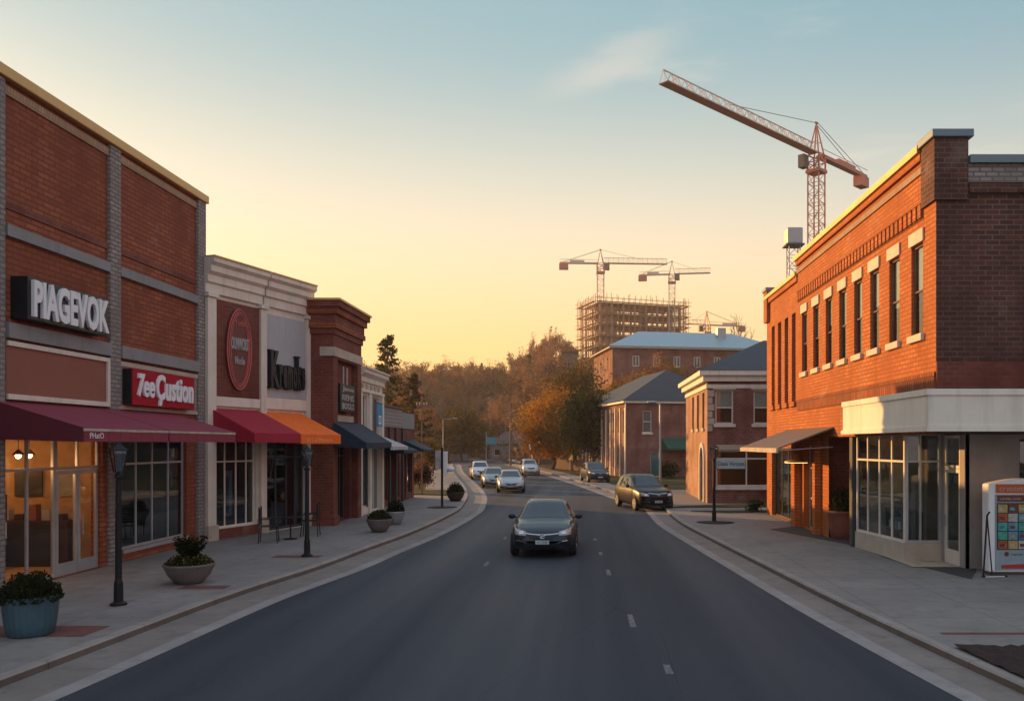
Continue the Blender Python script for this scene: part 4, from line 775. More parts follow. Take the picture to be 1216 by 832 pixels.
# small far houses
for (nm, lb, x, y, wd, dp, h, rf, rz) in (('grey_house', 'small grey house with pale gable far down the road', -20.5, 176, 8, 8, 3.4, 2.6, -15), ('pavilion', 'low dark roofed shed left of the far road', -31.5, 158, 7, 6, 2.6, 1.5, -15)):
    hh = thing(nm, lb, 'house', (x, y, hz(x, y) - .1), R(rz)); g = G(); g.wall(0, wd, 0, h, [(1, 2.2, 1, 2.3), (wd - 2.4, wd - 1.2, 1, 2.3)], 0, .2); g.quad((0, 0, 0), (0, dp, 0), (0, dp, h), (0, 0, h)); g.quad((wd, 0, 0), (wd, dp, 0), (wd, dp, h), (wd, 0, h)); g.build('wall', 'siding', hh)
    g = G(); g.prism([(-.4, -.5, h), (wd / 2, -.5, h + rf), (wd + .4, -.5, h)], (0, dp + 1, 0)); g.build('roof', 'roof_slate' if rf < 2 else 'siding', hh)
    for a in (1, wd - 2.4): window(hh, a, a + 1.2, 1, 2.3)
st = thing('stair_tower', 'small square grey roof block among the hillside trees', 'building', (-6.2, 205, hz(-6, 205)), 0); G().box(0, 3.6, 0, 4, 0, 9.6).build('wall', 'weathered', st); G().box(-.3, 3.9, -.3, 4.3, 9.601, 10.1).build('roof', 'roof_slate', st)

# ------------------------------------------------------------------ construction site
cs = thing('unfinished_tower', 'open concrete frame under scaffolding on the hilltop', 'building', (3.2, 250, 15.5), R(20))
LX, LY, F = 27.5, 13, 3.25
for k in range(10): G().box(0, LX, 0, LY, k * F + .08, k * F + .3).build('floor_slab', 'concrete_raw', cs)
for k in range(9):
    for i in range(8):
        for j in (0, 1, 2):
            if j == 1 and i not in (0, 7): continue
            x, y = .3 + i * (LX - 1.1) / 7, .3 + j * (LY - 1.1) / 2
            if k >= 4 and len([c for c in cs.children if c.name.startswith('column')]) < 96: G().box(x, x + .5, y, y + .5, k * F + .301, (k + 1) * F - .001).build('column', 'concrete_raw', cs)
G().box(3.2, 7, 3, 12, 0, 29).build('core_wall', 'concrete_raw', cs); G().box(18, 20, 9, 12, 0, 29).build('core_wall', 'screen', cs)
rs = random.Random(3)
for k in range(4, 9):
    for i in range(12):
        if rs.random() < .08: x = i * LX / 12; G().box(x + .2, x + LX / 12 - .3, 1.4, 1.5, k * F + .3, k * F + F * rs.choice((.5, .95))).build('infill_wall', 'concrete_raw', cs)
g = G(); H_ = 30.9
for side in range(4):
    n = 15 if side % 2 == 0 else 9
    for i in range(n + 1):
        f = i / n
        for off in (1.0, 2.1):
            p = [(f * LX, -off), (LX + off, f * LY), (f * LX, LY + off), (-off, f * LY)][side]; g.tube((p[0], p[1], 0), (p[0], p[1], H_ + rs.uniform(-.4, 1.4)), .09, n=4, caps=False)
    for k in range(10):
        for dz in (0, 1.1):
            for off in (1.0, 2.1):
                a, b = [((-off, -off), (LX + off, -off)), ((LX + off, -off), (LX + off, LY + off)), ((-off, LY + off), (LX + off, LY + off)), ((-off, -off), (-off, LY + off))][side]
                g.tube((*a, k * F + .3 + dz), (*b, k * F + .3 + dz), .06, n=4, caps=False)
        a, b = [((-1, -2.1), (LX + 1, -1.0)), ((LX + 1.0, -1), (LX + 2.1, LY + 1)), ((-1, LY + 1.0), (LX + 1, LY + 2.1)), ((-2.1, -1), (-1.0, LY + 1))][side]; g.box(a[0], b[0], a[1], b[1], k * F + .2, k * F + .27)
    for i in range(n):
        k = rs.randrange(2, 9); f0, f1 = i / n, (i + 1) / n
        q = [lambda f: (f * LX, -2.1), lambda f: (LX + 2.1, f * LY), lambda f: (f * LX, LY + 2.1), lambda f: (-2.1, f * LY)][side]; g.tube((*q(f0), k * F), (*q(f1), k * F + F), .06, n=4, caps=False)
g.build('scaffolding', 'scaffold', cs)

def lattice(g, p0, p1, wd, n, r=.06, rb=.04, tri=False):
    """square (or triangular) truss between two points"""
    p0, p1 = Vector(p0), Vector(p1); d = (p1 - p0).normalized(); up = Vector((0, 0, 1)) if abs(d.z) < .9 else Vector((1, 0, 0)); a = d.cross(up).normalized(); b = a.cross(d).normalized()
    cs_ = [(-a - b) * wd / 2, (a - b) * wd / 2, (a + b) * wd / 2, (-a + b) * wd / 2] if not tri else [(-a) * wd / 2, a * wd / 2, b * wd * 1.1]
    m = len(cs_)
    for c in cs_: g.tube(p0 + c, p1 + c, r, n=4, caps=False)
    for k in range(n):
        q0, q1 = p0.lerp(p1, k / n), p0.lerp(p1, (k + 1) / n)
        for i in range(m):
            c, e_ = cs_[i], cs_[(i + 1) % m]; g.tube(q0 + (c if k % 2 else e_), q1 + (e_ if k % 2 else c), rb, n=3, caps=False); g.tube(q1 + c, q1 + e_, rb, n=3, caps=False)
def crane(label, x, y, zb, zj, apex, jl, cl, ang, s, mats=('crane_red', 'crane_pale'), fall=0.0):
    t_ = thing('tower_crane', label, 'crane', (x, y, zb), ang); h = zj - zb; mw_ = 2.0 * s
    g = G(); lattice(g, (0, 0, 0), (0, 0, h - 3.0 * s), mw_, int((h - 3 * s) / (1.7 * s)), .13 * s, .06 * s); g.build('mast', mats[0], t_)
    g = G(); g.box(-1.3 * s, 1.3 * s, -1.3 * s, 1.3 * s, h - 3 * s, h - 2.5 * s); lattice(g, (0, 0, h - 2.5 * s), (0, 0, h), mw_ * 1.05, 2, .16 * s, .1 * s); g.build('slewing_ring', 'crane_red', t_)
    g = G(); [g.tube((sx * mw_ * .45, sy * mw_ * .45, h), (0, 0, h + apex), .14 * s, .09 * s, n=4) for sx in (-1, 1) for sy in (-1, 1)]; [g.tube((sx * mw_ * .27, -mw_ * .27, h + apex * .4), (sx * mw_ * .27, mw_ * .27, h + apex * .4), .06 * s, n=4) for sx in (-1, 1)]; g.tube((-.3 * s, 0, h + apex), (.3 * s, 0, h + apex), .2 * s, n=5); g.build('tower_top', 'crane_red', t_)
    g = G(); lattice(g, (mw_ * .5, 0, h + .2), (jl, 0, h + .2 - fall), 1.5 * s, int(jl / (1.5 * s)), .10 * s, .05 * s, tri=True); g.build('jib', mats[1], t_)
    G().prism([(mw_ * .5, -.75 * s, h + .08), (jl, -.75 * s, h + .08 - fall), (jl, .75 * s, h + .08 - fall), (mw_ * .5, .75 * s, h + .08)], (0, 0, .06)).build('jib_walkway', mats[0], t_)
    g = G(); g.box(-cl, -mw_ * .5, -.6 * s, .6 * s, h - .1, h + .35 * s); [g.tube((-cl, sy * .6 * s, h + 1.2 * s), (-mw_ * .5, sy * .6 * s, h + 1.2 * s), .05 * s, n=4) for sy in (-1, 1)]; g.box(-cl * .75, -cl * .4, -.5 * s, .5 * s, h + .36 * s, h + 1.0 * s); g.build('counter_jib', mats[0], t_)
    G().box(-cl - .2 * s, -cl + 2.6 * s, -.8 * s, .8 * s, h - 1.9 * s, h - .11).build('counterweight', 'crane_grey' if s > 1.2 else 'crane_red', t_)
    G().box(mw_ * .55, mw_ * .55 + 1.5 * s, -1.9 * s, -.8 * s, h - 2.2 * s, h - .1 * s).build('cab', 'crane_grey', t_)
    g = G(); g.tube((0, 0, h + apex), (jl * .62, 0, h + 1.5 * s), .05 * s, n=4); [g.tube((0, sy * .2, h + apex), (-cl * .92, sy * .5 * s, h + .4 * s), .05 * s, n=4) for sy in (-1, 1)]; g.build('tie_bar', 'crane_grey', t_)
    return t_
crane('large red tower crane whose long jib rises over the corner roof', 38, 140, hz(38, 140) - .5, 50.9, 5.4, 39.5, 16.8, math.atan2(-28, -28), 1.0)
crane('pale tower crane with long level jib above the scaffolding', 3.9, 258, hz(4, 258), 58.0, 4.3, 20.5, 12.5, R(4), 1.0, ('crane_pale', 'crane_pale'))
crane('shorter pale tower crane on the right of the scaffolded frame', 25.6, 256, hz(26, 256), 54.3, 4.0, 11.5, 10.0, R(-8), .9, ('crane_pale', 'crane_pale'))
crane('tiny distant crane low on the skyline right of the frame', 43.8, 310, hz(44, 310), 46.5, 5.0, 8.5, 15.0, R(195), 1.0, ('crane_pale', 'crane_pale'))
tw = thing('water_tower', 'grey square tank on lattice legs behind the brick annex', 'tower', (29.3, 120, hz(29, 120)))
h0 = hz(29, 120); g = G(); lattice(g, (0, 0, 0), (0, 0, 31.3 - h0), 1.55, 16, .09, .05); g.build('lattice_legs', 'galv', tw); G().box(-1.1, 1.1, -1.1, 1.1, 31.31 - h0, 33.6 - h0).build('tank', 'galv', tw, bevel=.15); G().box(-1.3, 1.3, -1.3, 1.3, 31.1 - h0, 31.3 - h0).build('platform', 'frame_dark', tw)

# ------------------------------------------------------------------ trees
def leafmesh(name, P, size, mat, parent=None, flat=.0):
    n = len(P); a = rng.normal(size=(n, 3)); a /= np.linalg.norm(a, axis=1)[:, None]; b = rng.normal(size=(n, 3)); b -= a * (a * b).sum(1)[:, None]; b /= np.linalg.norm(b, axis=1)[:, None]
    s = size * rng.uniform(.6, 1.3, (n, 1)); V = np.stack([P - a * s * .9, P + b * s * .45, P + a * s * .9, P - b * s * .45], 1).reshape(-1, 3)
    me = bpy.data.meshes.new(name); me.from_pydata(V.tolist(), [], np.arange(4 * n).reshape(-1, 4).tolist()); me.materials.append(M[mat]); o = bpy.data.objects.new(name, me); col.objects.link(o); o.parent = parent; return o
def limbs(g, p, d, ln, r, depth, tips, up=.25, spread=.6, kids=3, shrink=.72, rmin=.02, n=5):
    q = p + d * ln; bend = Vector((random.gauss(0, .08), random.gauss(0, .08), random.gauss(0, .05))) * ln; mid = (p + q) / 2 + bend; r2 = max(r * .66, rmin)
    g.tube(p, mid, r, (r + r2) / 2, n=n, caps=False); g.tube(mid, q, (r + r2) / 2, r2, n=n, caps=False)
    if depth == 0: tips.append((mid, q)); return
    for k in range(kids):
        nd = (d + Vector((random.gauss(0, spread), random.gauss(0, spread), random.gauss(up, spread * .6)))).normalized()
        limbs(g, p.lerp(q, random.uniform(.55, 1.0)) if k else q, nd, ln * shrink * random.uniform(.75, 1.15), r2 * .85, depth - 1, tips, up, spread, kids, shrink, rmin, max(3, n - 1))
def make_tree(name, label, cat, h, trunk_h, rx, rz, leaf, nleaf, lsize, bark='bark', seed=1, depth=3, clump=26, group=None, base=None):
    random.seed(seed); t_ = thing(name, label, cat, (0, 0, 0), 0, group); g = G(); tips = []
    limbs(g, Vector((0, 0, -.3)), Vector((0, 0, 1)), trunk_h + .3, .028 * h, 0, tips)
    for k in range(7):
        a = k * 2.4; d = Vector((math.cos(a) * .7, math.sin(a) * .7, random.uniform(.4, 1.4))).normalized()
        limbs(g, Vector((0, 0, trunk_h * random.uniform(.75, 1.0))), d, (h - trunk_h) * .36, .012 * h, depth - 1, tips, spread=.45)
    g.build('trunk', bark, t_)
    cz_ = h - rz; C = []
    while len(C) < clump:
        v = rng.normal(size=3); v /= np.linalg.norm(v); rr = rng.uniform(.35, .95); C.append((v[0] * rx * rr, v[1] * rx * rr, cz_ + v[2] * rz * rr))
    C = np.array(C); cl = rng.integers(0, clump, nleaf); sg = rng.uniform(.16, .30, clump)[cl][:, None]
    P = C[cl] + rng.normal(size=(nleaf, 3)) * sg * np.array([rx, rx, rz * .8])
    leafmesh('crown', P[P[:, 2] > trunk_h * .6], lsize, leaf, t_); return t_
def bare_tree(name, label, h, seed, leaf='leaf_brown', nleaf=1500, spread=.5, group=None, bark='bark_pale', kids=3, fill=.35):
    random.seed(seed); t_ = thing(name, label, 'tree', (0, 0, 0), 0, group); g = G(); tips = []
    limbs(g, Vector((0, 0, -.4)), Vector((0, 0, 1)), h * .3, .016 * h, 4, tips, up=.35, spread=spread, kids=kids, shrink=.74, rmin=.028)
    zt = max(q.z for _, q in tips); g.v = [(x, y, z * h / zt) for x, y, z in g.v]; g.build('trunk', bark, t_)
    T_ = np.array([list(p.lerp(q, random.random())) for p, q in tips]); T_[:, 2] *= h / zt
    if nleaf: leafmesh('crown', T_[rng.integers(0, len(T_), nleaf)] + rng.normal(size=(nleaf, 3)) * h * .03, .22, leaf, t_)
    return t_
def conifer(name, label, h, r, seed, group=None, leaf='needle'):
    t_ = thing(name, label, 'tree', (0, 0, 0), 0, group); random.seed(seed); g = G(); g.tube((0, 0, -.3), (0, 0, h), .02 * h, .03, n=6); P = []
    for k in range(int(h * 8)):
        z = h * .12 + (h * .88) * (k / (h * 8)); rr = r * (1 - (z / h)) ** .8 * random.uniform(.45, 1.15) + .25; a = random.random() * 6.283; e_ = Vector((math.cos(a) * rr, math.sin(a) * rr, z + rr * random.uniform(-.1, .35))); g.tube((0, 0, z), e_, .04, .012, n=3, caps=False)
        for i in range(26): f = random.uniform(.2, 1); P.append((e_.x * f + random.gauss(0, .12), e_.y * f + random.gauss(0, .12), z + (e_.z - z) * f + random.gauss(0, .1)))
    g.build('trunk', 'bark', t_); leafmesh('crown', np.array(P), .2, leaf, t_); return t_
# street trees on the bend
def put(t_, x, y, s=1.0, rz=0.0): t_.location = (x, y, hz(x, y) + (.25 if hz(x, y) < 0 else 0)); t_.scale = (s,) * 3; t_.rotation_euler = (0, 0, rz); return t_
put(make_tree('autumn_tree', 'bright orange autumn tree overhanging the bend', 'tree', 9.6, 2.2, 3.5, 4.0, 'leaf_orange', 15000, .2, seed=2, clump=34), -4.3, 99)
put(make_tree('autumn_tree', 'tall olive gold tree behind the orange one', 'tree', 12.4, 2.4, 4.4, 5.2, 'leaf_olive', 17000, .22, seed=3, clump=36), -1.6, 104)
put(make_tree('evergreen_tree', 'dense dark green tree before the brick hall', 'tree', 8.2, 1.9, 3.1, 3.4, 'leaf_green', 15000, .18, seed=4, clump=32), .6, 87.5)
put(make_tree('autumn_tree', 'round gold tree beyond the far end of the road', 'tree', 9.0, 2.0, 5.2, 4.0, 'leaf_gold', 14000, .28, seed=5, clump=34), -22.3, 150)
put(make_tree('autumn_tree', 'olive tree rising above the gable house', 'tree', 8.5, 2, 4, 3.9, 'leaf_olive', 9000, .26, seed=6, clump=30), -2.8, 128)
put(make_tree('autumn_tree', 'brown gold tree below the long hilltop building', 'tree', 8.5, 2, 4.2, 3.8, 'leaf_orange', 8000, .28, seed=8, clump=26), 7.5, 123)
put(conifer('conifer', 'tall ragged conifer behind the white shop', 12.6, 3.6, 11), -17.6, 74)
put(conifer('conifer', 'shorter ragged conifer at the row end', 9.6, 3.4, 12), -16.2, 78)
put(make_tree('shrub', 'small yellow bush behind the low dark shop', 'shrub', 3.6, .5, 1.3, 1.7, 'leaf_gold', 3500, .14, seed=13, clump=16), -15.6, 85)
put(make_tree('shrub', 'low brown bush beside the thin pole', 'shrub', 1.9, .3, .9, .9, 'leaf_brown', 2500, .1, seed=14, clump=14), -11.4, 57)
put(make_tree('shrub', 'dark bush at the corner of the brick hall', 'shrub', 1.6, .3, 1.1, .8, 'leaf_shrub', 2500, .1, seed=15, clump=14), 7.2, 74.5)
put(make_tree('shrub', 'small dark bush by the far end pier', 'shrub', .7, .1, .5, .4, 'leaf_shrub', 900, .06, seed=16, clump=10), 7.6, 38.2)
put(bare_tree('bare_tree', 'leafless pale tree on the skyline right of the blue roof', 11, 21, nleaf=0, group=None), 29.2, 156, 1.65)
put(bare_tree('bare_tree', 'thin leafless tree beside the blue roof vent', 9, 22, nleaf=0), 26.0, 160, 1.75)
# wood on the hillside: each tree a thing, six kinds, shared meshes
WOOD = 'trees of the wood on the far hillside'
kinds = [bare_tree('bare_tree', 'brown bare tree crowded into the wood on the far hillside', 12, 31, nleaf=800, spread=.45, group=WOOD, kids=3),
         bare_tree('bare_tree', 'brown bare tree crowded into the wood on the far hillside', 13, 32, nleaf=600, spread=.38, group=WOOD),
         bare_tree('bare_tree', 'brown bare tree crowded into the wood on the far hillside', 11, 33, nleaf=1300, spread=.55, group=WOOD),
         make_tree('brown_tree', 'bushy brown leaved tree within the wood on the far hillside', 'tree', 11, 3, 3.6, 4.2, 'leaf_brown', 4200, .3, seed=34, clump=20, group=WOOD),
         make_tree('brown_tree', 'bushy brown leaved tree within the wood on the far hillside', 'tree', 10, 2.5, 3.2, 3.8, 'leaf_olive', 3600, .3, seed=35, clump=18, group=WOOD),
         conifer('wood_conifer', 'pointed dark conifer within the wood on the far hillside', 12, 2.4, 36, WOOD)]
used = set(); spots = []; rw = random.Random(5)
def rdist(x, y): return float(np.min(np.hypot(rcx - x, rcy - y)))
while len(spots) < 225:
    y = rw.uniform(150, 268); px = rw.uniform(405, 720) if rw.random() < .6 else rw.uniform(430, 640); x = (px - 698) * y / 1000
    if px > 655 and y < 215: continue
    if rdist(x, y) < 9.5 or (x > -8 and y > 238) or (x > -3 and y > 215): continue
    if y < 172 and x > -28 and x < -8: continue
    if any((x - a) ** 2 + (y - b) ** 2 < 7 for a, b in spots): continue
    spots.append((x, y))
for x, y in spots:
    k = rw.choices(range(6), (3, 3, 3, 2.6, .7, .35))[0]; s = rw.uniform(.75, 1.12)
    if k not in used: used.add(k); put(kinds[k], x, y, s, rw.uniform(0, 6))
    else: dup(kinds[k], (x, y, hz(x, y)), rw.uniform(0, 6), scale=(s, s, s * rw.uniform(.9, 1.15)))
# trees that stand out on the skyline
for kk, x, y, s, lb in ((2, -33.5, 216, 1.15, 'broad dark tree standing clear on the skyline left of centre'), (0, -20, 232, 1.15, 'rounded bare tree rising above the wood near the unfinished frame'), (1, -10.5, 236, 1.0, 'tallest bare tree beside the unfinished frame'), (1, -47, 190, 1.1, 'lean bare tree on the left end of the skyline')):
    dup(kinds[kk], (x, y, hz(x, y)), 1.3 * kk, lb, '', s)
for lb, x, y, s in (('wide bare tree left behind the conifer', -24, 92, .85), ('slim bare tree over the low dark shop roof', -22.5, 100, .8), ('bare tree far left beyond the white shop', -30, 105, .85), ('bare tree between conifer and thin pole', -20.5, 110, .7), ('slim bare tree beside the far left path', -25.5, 124, .85)):
    dup(kinds[2 if 'wide' in lb else 0], (x, y, hz(x, y) + .2), x, lb, '', s)
# trees round the long hill building
HB = 'trees below the hilltop building'
for k in range(22):
    x = rw.uniform(-7, 36); y = rw.uniform(114, 126) + max(0, x) * .12
    dup(kinds[rw.choice((0, 2, 3, 3, 4))], (x, y, hz(x, y)), rw.uniform(0, 6), 'brown tree on the slope below the long hilltop building', HB, rw.uniform(.5, .72))
for k in range(9):
    x = .5 + k * 1.5; y = rw.uniform(119, 126)
    dup(kinds[(3, 2, 4)[k % 3]], (x, y, hz(x, y)), k, 'brown tree on the slope below the long hilltop building', HB, rw.uniform(.68, .85))
for k in range(7):
    x = rw.uniform(-10, -3); y = rw.uniform(150, 185); dup(kinds[rw.choice((0, 2, 3))], (x, y, hz(x, y)), rw.uniform(0, 6), 'brown tree on the slope left of the hilltop building', 'trees left of the hilltop building', rw.uniform(.42, .6))
# undergrowth of the wood
n = 26000; ux = rng.uniform(-100, 6, n); uy = rng.uniform(150, 270, n); keep = np.min(np.hypot(ux[:, None] - rcx, uy[:, None] - rcy), 1) > 9; ux, uy = ux[keep], uy[keep]
o = leafmesh('undergrowth', np.stack([ux, uy, hgt(ux, uy) + rng.uniform(0, 1, len(ux)) ** 2 * 4.0], 1), .6, 'leaf_brown'); tag(o, kind='stuff')
# rocks beside the bend
for k in range(14):
    x, y = -9.2 - .19 * (k * 2.6) + rw.uniform(-.3, .6), 118 + k * 2.6 - 2; s = rw.uniform(.18, .42); g = G(); g.ball((0, 0, s * .3), s * 1.3, s, s * .6, 8, 5); g.v = [(a * rw.uniform(.85, 1.15), b * rw.uniform(.85, 1.15), c_ * rw.uniform(.8, 1.15)) for a, b, c_ in g.v]
    o = g.build('boulder', 'stone'); o.location = (x + 1.5, y, .0); tag(o, 'small pale boulder in the row edging the far bend', 'boulder', 'boulders edging the far bend')
fn = thing('picket_fence', 'brown wooden fence under the street trees', 'fence', (-3.9, 103, 0), R(-70))
for k in range(9): G().box(k * 1.9, k * 1.9 + .12, 0, .1, -.2, 1.25).build('post', 'weathered', fn)
g = G(); [g.box(.05 + k * .2, .15 + k * .2, -.03, -.002, .0, 1.15) for k in range(76)]; g.build('pickets', 'weathered', fn)
g = G(); g.box(0, 15.3, .101, .14, .3, .38); g.box(0, 15.3, .101, .14, .9, .98); g.build('rail', 'weathered', fn)

# ------------------------------------------------------------------ haze
hb = G(); hb.box(-420, 420, -130, 430, -8, 72); ho = hb.build('haze', []); tag(ho, kind='stuff')
hm = bpy.data.materials.new('haze'); hm.use_nodes = True; hm.node_tree.nodes.clear()
hv = hm.node_tree.nodes.new('ShaderNodeVolumePrincipled'); hov = hm.node_tree.nodes.new('ShaderNodeOutputMaterial')
hv.inputs['Color'].default_value = (.95, .88, .82, 1); hv.inputs['Density'].default_value = 0.0004; hv.inputs['Anisotropy'].default_value = 0.3
hm.node_tree.links.new(hv.outputs[0], hov.inputs['Volume']); ho.data.materials.append(hm)
# ------------------------------------------------------------------ street furniture
M['lantern_glass'] = glass('lantern_glass', (.6, .62, .64), .35)
def lamp_post(label, x, y, h=3.1):
    t_ = thing('street_lamp', label, 'street lamp', (x, y, 0), 0, 'black lamp posts along the kerbs'); k = h / 3.1
    G().lathe([(.15, 0), (.15, .04), (.085, .08), (.08, .42), (.07, .46), (.06, .5), (.052, 2.42 * k), (.075, 2.44 * k), (.075, 2.5 * k), (.03, 2.54 * k)], 14).build('pole', 'black_metal', t_, smooth=False)
    G().lathe([(.09, 2.55 * k), (.16, 2.9 * k), (.165, 2.95 * k)], 4, (0, 0, 0)).build('lantern', 'lantern_glass', t_)
    g = G(); [g.tube((.095 * math.cos(a), .095 * math.sin(a), 2.54 * k), (.17 * math.cos(a), .17 * math.sin(a), 2.955 * k), .012, n=4) for a in (0, math.pi / 2, math.pi, 1.5 * math.pi)]; g.tube((0, 0, 2.54 * k), (0, 0, 2.75 * k), .03, n=6); g.build('lantern_frame', 'black_metal', t_)
    G().lathe([(.2, 2.956 * k), (.19, 2.98 * k), (.07, 3.06 * k), (.02, 3.12 * k)], 4).build('cap', 'black_metal', t_); return t_
lamp_post('black lantern post before the plum awning, nearest the camera', -9.0, 16.15); lamp_post('black lantern post before the orange awning', -7.7, 23.1, 3.0); lamp_post('black lantern post before the hip roofed shop', 4.95, 33.0, 3.05)
sp_ = thing('sign_post', 'black post with a white box sign in a soil ring', 'sign post', (-7.06, 40.8, 0)); G().tube((0, 0, 0), (0, 0, 2.9), .06, .05, n=8).build('pole', 'black_metal', sp_); G().box(-.32, -.06, -.1, .1, 1.85, 2.75).build('panel', 'sign_grey', sp_, bevel=.02); G().box(.06, .26, -.08, .08, 1.55, 2.7).build('panel', 'white', sp_, bevel=.02); G().ball((.42, 0, 1.85), .2, .16, .13).build('lamp_globe', 'white', sp_, smooth=True); G().tube((.2, 0, 1.72), (.42, 0, 1.78), .025).build('bracket', 'black_metal', sp_)
def street_light(label, x, y, h, arm, z=0):
    t_ = thing('street_light', label, 'street light', (x, y, z)); G().tube((0, 0, 0), (0, 0, h), .09, .06, n=8).build('pole', 'galv', t_); G().tube((0, 0, h - .05), (arm, 0, h + .15), .04, n=6).build('arm', 'galv', t_); G().ball((arm * 1.1, 0, h + .13), .38, .13, .09).build('lamp_head', 'galv', t_, smooth=True); return t_
street_light('slender grey street light before the brick hall', 5.15, 60, 5.9, -.5); street_light('distant street light left of the far road', -18.9, 110, 6.3, 1.4, hz(-18.9, 110) + .2)
def util_pole(label, x, y, h, r, arms, mat='weathered'):
    t_ = thing('utility_pole', label, 'utility pole', (x, y, 0)); G().tube((0, 0, -.4), (0, 0, h), r, r * .7, n=8).build('pole', mat, t_)
    for z, l in arms:
        G().box(-l, l, -.06, .06, z, z + .12).build('crossarm', mat, t_)
        for sx in (-.85, -.4, .4, .85): G().tube((sx * l, 0, z + .12), (sx * l, 0, z + .28), .03, n=5).build('insulator', 'galv', t_)
    return t_
util_pole('thin grey pole at the end of the left row', -10.05, 51, 6.0, .05, ((5.3, .35),), 'weathered'); util_pole('wooden utility pole with two crossarms beside the bend', -11.0, 120, 9.2, .16, ((7.6, .9), (6.9, 1.3))); util_pole('faint utility pole beyond the gold tree', -19, 165, 12.5, .15, ((11.6, 1.0),)); util_pole('far utility pole behind the conifers at left', -32, 160, 14.5, .15, ((13.6, 1.6), (12.6, 1.1)))
bs = thing('blue_road_sign', 'small blue sign board on a pole by the far bend', 'sign', (-17.0, 141, 0)); G().tube((0, 0, 0), (0, 0, 5.0), .07, n=6).build('pole', 'galv', bs); G().box(.1, 1.6, -.04, .04, 2.9, 4.1).build('board', 'blue_sign', bs)
mp_ = thing('marker_pole', 'leaning red and white pole under the orange tree', 'pole', (-5.9, 94, 0)); 
for k in range(6): G().tube((-.12 * k, 0, k * .6), (-.12 * (k + 1), 0, (k + 1) * .6), .06, n=6).build('band', 'red_sign' if k % 2 else 'white', mp_)

def shrub_leaves(parent, cx, cy, z0, rx, hz_, n, mat, size, name='foliage', seed=0):
    P = rng.normal(size=(n, 3)); P /= np.linalg.norm(P, axis=1)[:, None]; P *= rng.uniform(.35, 1, (n, 1)) ** .6; P[:, 2] = np.abs(P[:, 2]) * rng.uniform(.6, 1.15, n)
    P = P * np.array([rx, rx, hz_]) + np.array([cx, cy, z0]); return leafmesh(name, P, size, mat, parent)
def bowl(label, x, y, r, h, fol_h, tall=0.0, mat='pot_stone', flow='flower_gold'):
    t_ = thing('bowl_planter', label, 'planter', (x, y, 0)); G().lathe([(r * .45, 0), (r * .55, .02), (r * .82, h * .45), (r * .97, h * .85), (r, h * .93), (r, h), (r * .93, h), (r * .9, h - .05)], 28).build('bowl', mat, t_, smooth=True)
    G().lathe([(r * .9, h - .06), (r * .5, h - .03), (.02, h - .02)], 20).build('soil', 'soil', t_); shrub_leaves(t_, 0, 0, h - .06, r * .98, fol_h, 2600, 'leaf_shrub', .045); shrub_leaves(t_, 0, 0, h - .02, r * .95, fol_h * .9, 420, flow, .028, 'blossom')
    if tall:
        P = []
        for k in range(95):
            a = random.random() * 6.28; d = Vector((math.cos(a) * random.uniform(.1, 1.3), math.sin(a) * random.uniform(.1, 1.3), 1)) * tall * random.uniform(.5, 1)
            for i in range(22): f = random.uniform(.15, 1); P.append((d.x * f * .7 + random.gauss(0, .03), d.y * f * .7 + random.gauss(0, .03), h + d.z * f))
        leafmesh('tall_plant', np.array(P), .045, 'leaf_green', t_)
    return t_
random.seed(41)
pt = thing('pot_planter', 'ribbed blue grey pot with leafy plant at the near kerb', 'planter', (-9.04, 13.66, 0))
g = G(); nn = 96; prof = [(.30, 0), (.33, .03), (.36, .2), (.385, .42), (.40, .60), (.40, .64), (.36, .64), (.35, .56)]
g.lathe(prof, nn); g.v = [(x * (1 + (.022 * math.cos(24 * math.atan2(y, x)) if .02 < z < .6 else 0)), y * (1 + (.022 * math.cos(24 * math.atan2(y, x)) if .02 < z < .6 else 0)), z) for x, y, z in g.v]
M['pot_blue'] = plain('pot_blue', (.045, .095, .125), .55, .15, 3); g.build('pot', 'pot_blue', pt, smooth=True); G().lathe([(.35, .57), (.02, .6)], 20).build('soil', 'soil', pt); shrub_leaves(pt, 0, 0, .56, .46, .46, 3200, 'leaf_shrub', .045); shrub_leaves(pt, .05, 0, .58, .42, .3, 140, 'flower_pale', .022, 'blossom')
bowl('wide stone bowl planter with tall grass and gold flowers before the red sign shop', -8.85, 18.7, .54, .44, .26, .62); bowl('stone bowl planter with gold flowers before the white shop', -7.3, 29.5, .45, .46, .34, .3); bowl('small grey tub with bush behind the stone bowl planter', -7.35, 32.2, .36, .5, .5, 0, 'galv', 'flower_pale'); bowl('dark bowl planter with bush near the white box sign post', -7.1, 45.2, .5, .5, .55, .4, 'wood_dark')
tp = thing('barrel_planter', 'large terracotta tub with dark bush in the brick recess', 'planter', (8.35, 27.6, 0)); G().lathe([(.36, 0), (.40, .05), (.46, .5), (.48, .8), (.50, .82), (.50, .9), (.44, .9), (.42, .82)], 28).build('tub', 'pot_terra', tp, smooth=True); G().lathe([(.43, .82), (.02, .85)], 20).build('soil', 'soil', tp); shrub_leaves(tp, 0, 0, .82, .5, .85, 2600, 'leaf_green', .05); shrub_leaves(tp, 0, -.1, .82, .45, .4, 300, 'flower_pale', .02, 'blossom')
